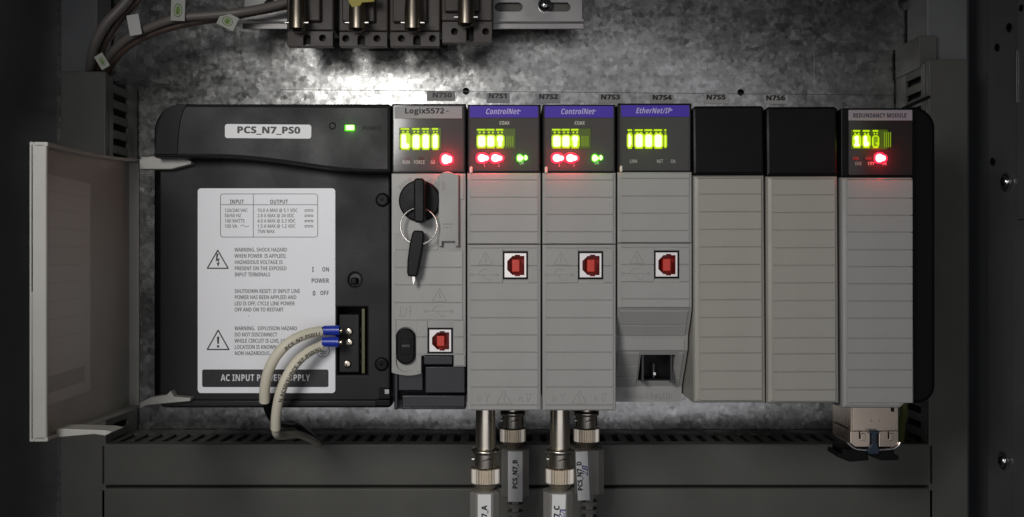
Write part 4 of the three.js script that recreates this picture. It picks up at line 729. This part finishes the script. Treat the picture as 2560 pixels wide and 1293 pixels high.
// ---------------------------------------------------------------- coaxial plugs under the network modules
function coaxPlug(cx, z, yTop, yc, k, bootW, bootH, text, note, label, rot, xb, lab) {
  // cx, yc: pixel of the axis and of the knurled ring; tube runs up to yTop
  const u = U(z), at = V(cx, yc, z), t = thing('coaxial_plug', label, 'coaxial plug', at, 'coaxial plugs under the network modules');
  const o = (y) => new THREE.Vector3(at.x, at.y + y, z);
  const up = (yc - yTop) * u;
  if (k) add(t, 'adapter_barrel', lathe([[0, 0], [0.0046, 0], [0.0048, 0.0003], [0.0048, up - 0.0125]], 40), M.nickel, o(0.0125));
  else add(t, 'adapter_barrel', lathe([[0.0045, 0], [0.0045, Math.max(0.004, up)]], 40), M.nickel, o(0.0115));
  const col = add(t, 'bayonet_collar', lathe([[0.0050, 0.0040], [0.0060, 0.0042], [0.0060, 0.0105], [0.0068, 0.0108], [0.0070, 0.0118], [0.0070, 0.0128], [0.0052, 0.0131]], 44), M.nickel, o(0));
  add(col, 'bayonet_slot', strokes([[[0, 0], [6, 3], [14, 5], [20, 6]]].map(s => s.map(([x, y]) => [1280 + x - 10, 646.5 - y])), 0.15, 0.00022), M.black, o(0.0078).add(new THREE.Vector3(0.0008, 0, -0.15 + 0.00605)));
  add(col, 'bayonet_pin', CY(0.0009, 0.0009, 0.002, 12).rotateZ(Math.PI / 2), M.silver, o(0.0078).add(new THREE.Vector3(-0.0056, 0, 0.0012)));
  const pr = []; const n = 34; const kn = new THREE.Shape(); for (let i = 0; i < n * 2; i++) { const a = Math.PI * i / n, r = i % 2 ? 0.0066 : 0.0074; i ? kn.lineTo(r * Math.cos(a), r * Math.sin(a)) : kn.moveTo(r * Math.cos(a), r * Math.sin(a)); } kn.closePath();
  const kg = new THREE.ExtrudeGeometry(kn, { depth: 0.0068, bevelEnabled: true, bevelSize: 0.0003, bevelThickness: 0.0003, bevelOffset: -0.0003, bevelSegments: 1 }); kg.translate(0, 0, -0.0034); kg.rotateX(Math.PI / 2);
  add(t, 'knurled_ring', kg, M.nickel, o(0));
  add(t, 'taper', lathe([[0.0066, -0.0034], [0.0058, -0.0048], [0.0036, -0.0072], [0.0031, -0.0076], [0.0031, -0.0115]], 36), M.nickel, o(0));
  // boot: octagonal moulding, then ribbed strain relief and cable
  const yb = -0.0074, bx = (xb ?? 0) * u, w = bootW * u, h = bootH * u;
  const bs = new THREE.Shape(); { const a = w / 2, b = w * 0.44, c = w * 0.2; [[-a + c, b], [a - c, b], [a, b - c], [a, -b + c], [a - c, -b], [-a + c, -b], [-a, -b + c], [-a, b - c]].forEach(([x, y], i) => i ? bs.lineTo(x, y) : bs.moveTo(x, y)); bs.closePath(); }
  const bg = new THREE.ExtrudeGeometry(bs, { depth: h - 0.0016, bevelEnabled: true, bevelSize: 0.0008, bevelThickness: 0.0008, bevelOffset: -0.0008, bevelSegments: 2 }); bg.rotateX(Math.PI / 2);
  const boot = add(t, 'boot', bg, M.boot, o(yb - 0.0008).add(new THREE.Vector3(bx, 0, 0)));
  const yr = yb - h;
  const relief = []; for (let i = 0; i < 4; i++) { relief.push(CY(w * 0.30, w * 0.28, 0.0022, 20).translate(0, -0.0014 - i * 0.0042, 0)); relief.push(BX(w * 0.24, 0.0022, w * 0.46).translate(0, -0.0035 - i * 0.0042, 0)); }
  add(t, 'strain_relief', join(relief), M.boot, o(yr).add(new THREE.Vector3(bx, 0, 0)));
  add(t, 'cable', CY(w * 0.19, w * 0.19, 0.05, 20), M.wireDark, o(yr - 0.026).add(new THREE.Vector3(bx, 0, 0)));
  const [lw, lh, lx, ty, tx2] = lab;
  const tex = print(lw, lh, 6, (x) => { x.fillStyle = '#f0f0ee'; x.fillRect(0, 0, lw, lh); x.save(); x.translate(tx2, ty); x.rotate(-Math.PI / 2); word(x, text, 0, 0, k ? 18.5 : 16, { align: 'left', color: '#0c0c0c', heavy: 0.9 }); x.restore(); if (note) { x.save(); x.translate(lw - 3, note[1]); x.rotate(-Math.PI / 2 + 0.1); word(x, note[0], 0, 0, 20, { align: 'left', color: '#2a2384', font: 'serif', italic: true, bold: true }); x.restore(); } });
  const zl = z + w * 0.44 + 0.0004, ul = U(zl); const lg = BX(lw * ul, lh * ul, 0.0003);
  add(boot, 'cable_label', lg, printMat(tex, 0.5), new THREE.Vector3(at.x + bx + lx * ul, at.y + yb - 0.0006 - lh * ul / 2, zl), [0, 0, rot]).userData.label = `white label reading ${text}`;
}
coaxPlug(1214, 0.130, 1010, 1187, 1, 72, 150, 'PCS_N7_A', null, 'coaxial plug on long barrel with label A, under the module next to the controller', 0, -2, [33, 140, 0, 112, 23]);
coaxPlug(1282, 0.070, 1000, 1086, 0, 68, 118, 'PCS_N7_B', null, 'short coaxial plug with label B behind the long one', 0, 6, [36, 126, 0, 94, 23]);
coaxPlug(1400, 0.130, 1010, 1187, 1, 72, 150, 'PCS_N7_C', ['2A', 62], 'coaxial plug on long barrel with label C and blue handwriting', -0.03, -6, [34, 140, 0, 112, 19]);
coaxPlug(1466, 0.070, 1000, 1086, 0, 72, 112, 'PCS_N7_D', ['2B', 62], 'short coaxial plug with label D and blue handwriting', 0.05, 6, [30, 122, -18, 98, 13]);

renderer.render(scene, camera);
